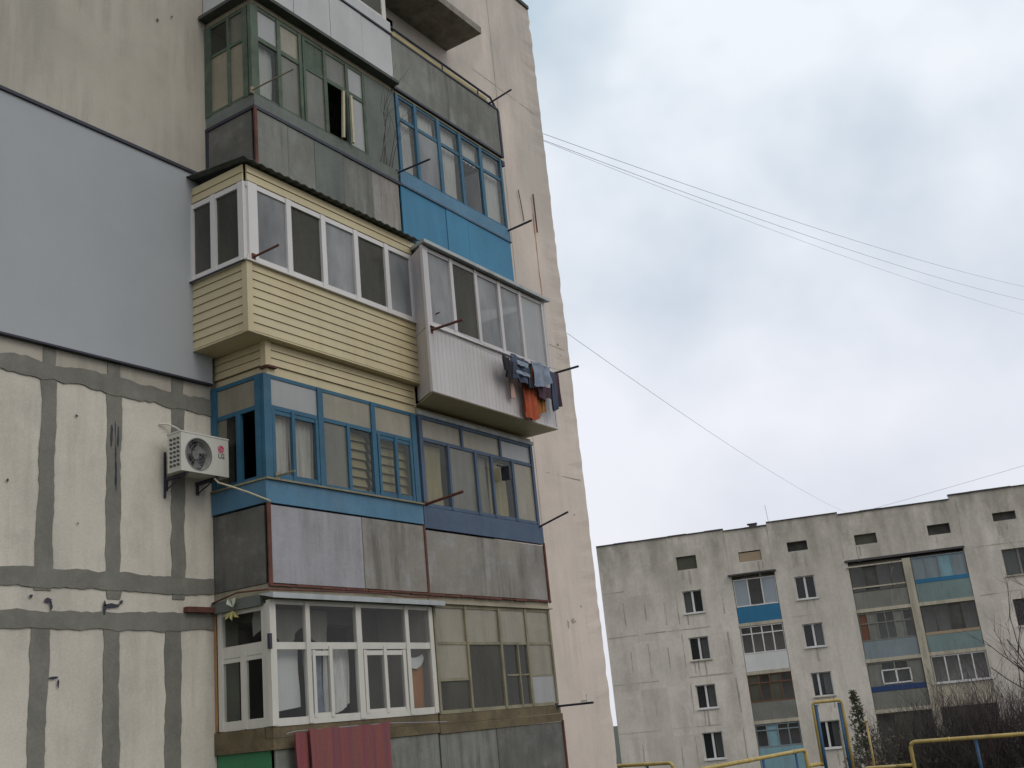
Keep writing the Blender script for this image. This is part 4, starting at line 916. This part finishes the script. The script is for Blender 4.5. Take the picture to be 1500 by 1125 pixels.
loggia(-4.95, -2.4, .42, 1.0, 'far_grey', (['far_wood_shade', gf, 'far_wood_shade', gf], 'far_brown', .68), 'narrow loggia with brown frames and grey parapet')
loggia(-4.95, -2.4, -2.4, 1.3, 'far_turquoise', ([gf, 'far_turquoise', 'glass_far', gf], 'far_bluegrey', .75), 'narrow loggia with turquoise parapet')
loggia(-4.95, -2.4, -5.2, 1.0, 'far_grey', ([gf, gf, gf], 'far_brown', .7), 'lowest narrow loggia')
q = MB().box(-5.15, -2.3, -.35, .3, 8.81, 8.9); q.build('canopy', 'far_coping', far)
XL, XD0, XD1, XR = 1.85, 4.88, 5.34, 8.34
loggia(XL, XD0, 6.0, .95, 'far_grey', ([gf, 'attic_dark', gf, gf], 'far_wood_shade', 0), 'wide dark loggia under a pale beam at the top left')
MB().box(XL+.03, XD0-.03, -.02, .06, 7.18, 7.26).box(XL-.1, XD0, -.1, .1, 8.42, 8.5).tube([(4.1, .1, 7.7), (4.35, .1, 8.25)], .03).build('beam', 'far_slab', far)
loggia(XD1, XR, 6.0, 1.08, 'far_teal', (['far_bluegrey', 'far_bluegrey', 'far_turquoise', 'far_bluegrey'], 'far_bluegrey', 0), 'closed turquoise loggia at the top right')
MB().box(XD1+.03, XR-.03, -.02, .0, 7.08, 7.3).build('band', 'far_blue', far)
loggia(XL, XD0, 3.18, .97, 'far_bluegrey', (['far_brown', 'far_grey', gf, gf, 'far_grey', gf], 'far_grey', .62), 'left loggia with brown board and pale blue parapet')
loggia(XD1, XR, 3.2, .92, 'far_teal', ([gf, gf, 'attic_dark', gf], 'far_wood_shade', 0), 'right dark loggia with greenish parapet')
MB().box(XD1+.03, XR-.03, -.01, .05, 4.14, 4.3).build('beam', 'brick_fill', far)
loggia(XL, XD0, .38, .95, 'far_grey', (['far_grey', gf, gf, 'far_grey'], 'far_grey', 0), 'left loggia with navy band and grey parapet')
nb = MB().box(XL+.03, XD0-.03, -.02, .0, 1.36, 1.64); nb.build('band', 'far_navy', far)
wf = MB()
for u0, u1, v0, v1 in ((2.58, 2.66, 1.75, 2.5), (4.12, 4.2, 1.75, 2.5), (3.34, 3.44, 1.75, 2.5), (2.58, 4.2, 1.72, 1.8), (2.58, 4.2, 2.45, 2.52)): wf.box(u0, u1, -.02, .015, v0, v1)
wf.build('window_frame', 'far_white', far)
loggia(XD1, XR, .4, 1.0, 'far_slab', ([gf, gf, gf, gf], 'far_white', 0), 'right loggia with four white framed panes')
MB().box(XD1, XR+.1, -.12, .04, 1.44, 1.56).build('sill', 'far_white', far)
for x0, x1 in ((XL, XD0), (XD1, XR)):
    loggia(x0, x1, -2.42, .95, 'far_wood_shade', ([gf, 'far_wood_shade', gf], 'far_wood_shade', 0), 'dark shaded loggia low down behind the shrubs')  # shade painted in: dark colour on parapet, panes and frames
    loggia(x0, x1, -5.2, .95, 'far_grey', None, 'lowest loggia')
dv = MB().box(XD0+.003, XD1-.003, -.06, 1.19, -7, 8.6); dv.build('dividing_pier', 'far_slab', far)
MB().box(XL-.15, XR+.05, -.12, .9, 8.76, 8.88).build('canopy', 'far_coping', far)

# ================================================================== ground, pipes, plants
def gz(x):
    t = min(1, max(0, (x-26)/30)); return -.3-5.9*(t*t*(3-2*t))
g = MB(); xs = [-150, -60, -20, 0, 10, 20, 24]+[26+i*2 for i in range(19)]+[70, 90, 130, 250, 600]; ysn = [-400, -150, -60, -30, -15, -5, 0, 5, 8, 15, 30, 60, 150, 400]
for i in range(len(xs)-1):
    for k in range(len(ysn)-1):
        a, b_, c_, d_ = xs[i], xs[i+1], ysn[k], ysn[k+1]
        g.quad((a, c_, gz(a)), (b_, c_, gz(b_)), (b_, d_, gz(b_)), (a, d_, gz(a)))
tag(g.build('ground', 'grass', None, True), None, None, None, 'structure')

def bend(pts, r=.12, n=5):
    """round the inner corners of a pipe run"""
    P = [Vector(p) for p in pts]; out = [P[0]]
    for i in range(1, len(P)-1):
        a = (P[i-1]-P[i]).normalized(); b_ = (P[i+1]-P[i]).normalized(); p, q = P[i]+a*r, P[i]+b_*r
        for k in range(n+1):
            t = k/n; out.append(p.lerp(P[i], t).lerp(P[i].lerp(q, t), t))
    return out+[P[-1]]
GP = 'yellow pipe rails in the yard'
def rail(label, pts, posts, r=.038):
    t = thing('pipe_rail', (pts[0][0], pts[0][1], -.3), label, 'pipe railing', GP)
    pm = MB().tube(bend(pts), r, seg=10)
    for i in range(len(pts)-1):                          # weld collars
        A, B = Vector(pts[i]), Vector(pts[i+1]); L = (B-A).length
        for k in range(int(L/1.3)):
            q = A.lerp(B, (k+rnd.uniform(.35, .65))/max(1, int(L/1.3))); d = (B-A).normalized()*.018; pm.tube([q-d, q+d], r*1.22, seg=10)
    pm.build('pipe', 'pipe_yellow', t, True)
    for x, y, z in posts: MB().tube([(x, y, -.35), (x, y, z)], r*.75, seg=8).build('post', 'pipe_blue', t, True)
    return t
rail('yellow pipe rail with a bent end next to the near building corner', [(21.75, 18, .6), (21.75, 12.1, .6), (21.42, 10.62, .6), (21.42, 10.62, -.35)], [(21.6, 11.3, .56)])
rail('long yellow pipe rail rising toward the gate in front of the turquoise loggia', [(16.5, 8.9, .6), (22.75, 8.27, .6), (22.75, 8.27, -.35)], [(20.9, 8.45, .56), (22.3, 8.31, .56)])
rail('yellow pipe rail with bent left end in front of the bare shrubs', [(22.45, 6.08, -.35), (22.45, 6.08, .61), (22.6, 4.05, .6), (22.7, 1.5, .6), (22.7, 0.5, .6)], [(22.55, 4.9, .56), (22.68, 2.5, .56)])
gt = thing('pipe_gate', (24.6, 8.3, -.3), 'tall yellow pipe arch with blue posts standing in the yard', 'pipe arch')
MB().tube(bend([(24.54, 8.58, .15), (24.54, 8.58, 1.48), (24.74, 7.99, 1.48), (24.74, 7.99, -.35)], .08), .035, seg=9).tube(bend([(24.2, 8.75, -.35), (24.2, 8.75, .2), (24.54, 8.58, .2)], .06), .04, seg=8).build('pipe', 'pipe_yellow', gt, True)
MB().tube([(24.56, 8.52, -.35), (24.56, 8.52, 1.43)], .04, seg=8).build('post', 'pipe_blue', gt, True)
MB().tube([(24.72, 8.05, -.35), (24.72, 8.05, 1.43)], .035, seg=8).build('post', 'pipe_blue', gt, True)
MB().tube([(24.7, 8.12, -.35), (24.7, 8.12, .85)], .02, seg=6).build('post', 'olive_wood', gt, True)
p1 = MB().tube([(25.8, 7.85, -.35), (25.8, 7.85, .95)], .024, seg=8); p1.box(25.77, 25.83, 7.82, 7.88, .94, .98)
tag(center(p1.build('pipe_post', 'pipe_yellow', None, True)), 'single thin yellow post standing in front of the conifer', 'post')
p2 = MB().tube([(22.4, 6.4, .2), (22.45, 6.1, .2)], .03, seg=8).tube(bend([(22.38, 7.0, -.35), (22.38, 7.0, .2), (22.4, 6.4, .2)], .06), .03, seg=8)
tag(center(p2.build('pipe_stub', 'pipe_yellow', None, True)), 'low rusty yellow pipe stub beside the bent rail end', 'pipe')

CG2 = 'overhead cables against the sky'
def cable(label, a, b_, sag, r=.006):
    A, B = Vector(a), Vector(b_); n = 40
    pts = [A.lerp(B, i/n)-Vector((0, 0, sag*4*(i/n)*(1-i/n))) for i in range(n+1)]
    tag(center(MB().tube(pts, r, seg=5).build('cable', 'cable')), label, 'cable', CG2)
cable('upper of the two thick cables running down right from the near building corner', (19.29, 10.72, 14.33), (69.83, 4.84, 22.77), .5)
cable('lower of the two thick cables running down right from the near building corner', (19.29, 10.72, 14.16), (69.82, 5.01, 21.9), .5)
cable('faint thin cable just below the two thick cables', (19.29, 10.73, 14.14), (61.84, 4.44, 18.6), .4, .004)
cable('single cable from the near wall corner down to the far roof', (19.29, 10.7, 9.49), (69.2, 19.9, 12.3), .35, .005)
cable('thin cable rising to the right above the far roof', (68.9, 20.3, 12.0), (65.67, 6.57, 12.75), .05, .009)

def leaf_cloud(mb, pts, size, n, spread):
    for p in pts:
        for _ in range(n):
            c = Vector(p)+Vector((rnd.gauss(0, spread), rnd.gauss(0, spread), rnd.gauss(0, spread)))
            a = Vector((rnd.gauss(0, 1), rnd.gauss(0, 1), rnd.gauss(0, 1))).normalized(); b = a.orthogonal().normalized(); s = size*rnd.uniform(.5, 1.4)
            mb.poly([tuple(c-a*s), tuple(c+b*s*.45), tuple(c+a*s), tuple(c-b*s*.45)])

# bare tree, trunk just outside the frame on the right
tx, ty = 36.0, 4.6
tr_ = thing('bare_tree', (tx, ty, gz(tx)), 'leafless young tree with thin dark branches spreading in from the right edge', 'tree')
tb = MB(); tb.tube([(tx, ty, gz(tx)-.1), (tx, ty+.05, -.2), (tx-.05, ty+.2, .35)], .075, r1=.055)
tb.build('trunk', 'twig', tr_, True)
tb = MB()
base = Vector((tx-.05, ty+.2, .3))
for tgt, r in (((35.5, 5.95, 2.05), .04), ((35.4, 6.6, 2.2), .035), ((35.6, 5.2, 2.6), .04), ((35.3, 7.2, 1.5), .03), ((36.3, 4.0, 2.6), .04), ((36.2, 3.4, 1.9), .03), ((35.6, 6.3, 1.2), .028)):
    d = Vector(tgt)-base
    branches(tb, base, d, d.length*1.05, r*.85, 3, .45, .5, 5, (1, 3))
tb.build('crown', 'twig_red', tr_)

SG = 'leafless shrubs in front of the far block'
for i, (y, x, h, lb) in enumerate(((10.4, 38.8, 1.9, 'leafless shrub left of the others, under the navy-banded loggia'), (9.3, 39.2, 2.3, 'tangled leafless shrub under the dividing pier of the far loggias'), (8.3, 39.0, 2.5, 'tall leafless shrub in front of the four-pane white loggia'), (7.4, 39.6, 2.5, 'dense leafless shrub right of the tall one below the loggia sill'), (6.4, 39.2, 2.5, 'leafless shrub nearest the right edge of the yard'), (5.4, 39.6, 2.2, 'leafless shrub under the bare tree at the right edge'))):
    mb = MB(); z = gz(x)-.05; h = h-1.5-z
    for k in range(26):
        a = rnd.uniform(0, 6.28); d = Vector((math.cos(a)*.3, math.sin(a)*.42, 1))
        branches(mb, (x+rnd.gauss(0, .25), y+rnd.gauss(0, .35), z), d, h*rnd.uniform(.5, .8), .018, 2, .4, .7, 4, (4, 6))
    o = tag(center(mb.build('bare_shrub', 'twig' if i % 2 else 'twig_red')), lb, 'shrub', SG)

def evergreen(x, y, h, wd, lb, mats=('leaf_dark', 'leaf_olive'), n=330):
    z = gz(x)-.05; h = h-2.65-z; t = thing('evergreen_shrub', (x, y, z), lb, 'shrub', 'dark evergreen shrubs at the foot of the far block')
    st_ = MB(); ml = [MB(), MB()]
    for k in range(9):
        a = rnd.uniform(0, 6.28); d = Vector((math.cos(a)*.5*wd, math.sin(a)*.6*wd, h))
        branches(st_, (x, y, z), d, h*.8, .03, 1, .35, .6)
    for k in range(n):
        a = rnd.uniform(0, 6.28); rr = math.sqrt(rnd.random())*wd; q = rnd.random()
        hh = h*(.15+.8*q)*(1-.35*(rr/wd)**2)*rnd.uniform(.8, 1.05)
        leaf_cloud(ml[0 if rnd.random() < .65 else 1], [(x+rr*math.cos(a), y+rr*math.sin(a), z+hh)], .095, 9, .12)
    st_.build('stem', 'twig', t)
    ml[0].build('foliage', mats[0], t); ml[1].build('foliage', mats[1], t)
for a in ((43.0, 11.6, 2.5, .8, 'dark evergreen shrub behind the conifer at the far block'), (43.5, 10.1, 2.9, .9, 'dark evergreen shrub left of the bent rail end'), (44.0, 8.6, 3.1, 1.0, 'large dark evergreen shrub behind the leafless shrubs'), (43.5, 7.0, 3.0, 1.0, 'dark evergreen shrub below the four-pane white loggia'), (43.5, 5.4, 2.9, 1.0, 'dark evergreen shrub low at the right edge')): evergreen(*a)

# conifer
cx_, cy_ = 38.2, 11.72; cz_ = gz(cx_)-.05; H = 1.62-cz_
cf = thing('conifer', (cx_, cy_, cz_), 'narrow dark conifer with a pointed leaning tip between the yellow arch and the loggias', 'tree')
MB().tube([(cx_, cy_, cz_), (cx_, cy_+.08, cz_+H*.5), (cx_, cy_+.2, cz_+H*.97)], .05, r1=.012).build('trunk', 'twig', cf, True)
ml = [MB(), MB(), MB()]
for k in range(560):
    q = rnd.random()**1.25; rad = .62*(1-q)**.8+.045; a = rnd.uniform(0, 6.28); rr = rad*math.sqrt(rnd.random())*(1+.25*math.sin(a*3+q*9))
    if math.sin(q*31+a*2) > .8: continue
    leaf_cloud(ml[rnd.choice((0, 0, 0, 1, 1, 2))], [(cx_+rr*math.cos(a), cy_+.2*q+rr*math.sin(a), cz_+.15+q*(H-.15))], .055, 7, .05)
for i, mm in enumerate(('leaf_dark', 'leaf_olive', 'leaf_dry')): ml[i].build('crown', mm, cf)
# straggly garden plants right of the conifer
for y, x, h, mm, lb in ((10.95, 37.0, 2.0, 'leaf_olive', 'straggly olive-leaved bush right of the conifer'), (11.4, 36.4, 1.35, 'leaf_dry', 'low bush with dry reddish leaves at the foot of the conifer')):
    t = thing('garden_bush', (x, y, gz(x)), lb, 'shrub'); sb, lf = MB(), MB(); z = gz(x)-.05
    for k in range(10):
        a = rnd.uniform(0, 6.28); d = Vector((math.cos(a)*.3, math.sin(a)*.35, 1)); s0 = len(sb.v)
        branches(sb, (x, y, z), d, h*rnd.uniform(.6, .9), .016, 2, .4, .5)
        leaf_cloud(lf, [sb.v[rnd.randrange(s0, len(sb.v))] for _ in range(14)], .06, 3, .05)
    sb.build('stem', 'twig', t); lf.build('foliage', mm, t)

# ================================================================== sky, sun, camera
SUN_EL, SUN_AZ = R(40), R(-98)        # behind the camera, to the right of the facade normal (direction towards the sun)
sd_ = Vector((math.cos(SUN_EL)*math.cos(SUN_AZ), math.cos(SUN_EL)*math.sin(SUN_AZ), math.sin(SUN_EL)))
world = bpy.data.worlds.new('World'); scene.world = world; world.use_nodes = True
nt = world.node_tree; nt.nodes.clear()
out = nt.nodes.new('ShaderNodeOutputWorld'); bg = nt.nodes.new('ShaderNodeBackground'); bg.inputs['Strength'].default_value = .1
sky = nt.nodes.new('ShaderNodeTexSky'); sky.sky_type = 'NISHITA'; sky.sun_disc = False; sky.sun_elevation = SUN_EL
sky.sun_rotation = math.pi/2-SUN_AZ; sky.air_density = 1.2; sky.dust_density = 3
tc = nt.nodes.new('ShaderNodeTexCoord'); v = tc.outputs['Generated']
n1 = noise(nt, v, 3.0, 1, 1, 1.25, detail=2.5, rough=.45, off=1.3)
n2 = noise(nt, v, 7.5, 1, 1, 1.2, detail=3.5, rough=.5, off=4.1)
sm = nt.nodes.new('ShaderNodeMath'); sm.operation = 'ADD'; nt.links.new(mul(nt, n1, .65), sm.inputs[0]); nt.links.new(mul(nt, n2, .35), sm.inputs[1])
cl = mixc(nt, ramp(nt, sm.outputs[0], .40, .59), (5.0, 6.2, 7.1), (9.0, 9.5, 10.0))
sp = nt.nodes.new('ShaderNodeSeparateXYZ'); nt.links.new(v, sp.inputs[0])
hz = ramp(nt, sp.outputs[2], .62, .08)                               # paler, warmer cloud towards the horizon
cl = mixc(nt, mul(nt, hz, .72), cl, (8.5, 8.2, 8.9))
nt.links.new(mixc(nt, .88, sky.outputs[0], cl), bg.inputs['Color']); nt.links.new(bg.outputs[0], out.inputs[0])

sl = bpy.data.lights.new('sun', 'SUN'); sl.energy = .5; sl.angle = R(25); sl.color = (1, .95, .87)
so = bpy.data.objects.new('sun', sl); col.objects.link(so); so.rotation_euler = (-sd_).to_track_quat('-Z', 'Y').to_euler(); so.location = (0, -20, 30)

cam = bpy.data.cameras.new('camera'); co = bpy.data.objects.new('camera', cam); col.objects.link(co)
rv, uv, fv = Vector((.5574896, -.8245619, -.0964519)), Vector((-.1935492, -.2420728, .9507573)), Vector((.8073067, .5113691, .2945464))
co.matrix_world = Matrix(((rv.x, uv.x, -fv.x, 0), (rv.y, uv.y, -fv.y, 0), (rv.z, uv.z, -fv.z, 1.7), (0, 0, 0, 1)))
cam.sensor_width = 36; cam.lens = 1601.153/1500*36; cam.clip_end = 2000
scene.camera = co
vs_ = scene.view_settings; vs_.view_transform = 'Standard'; vs_.look = 'None'; vs_.exposure = .12; vs_.gamma = 1
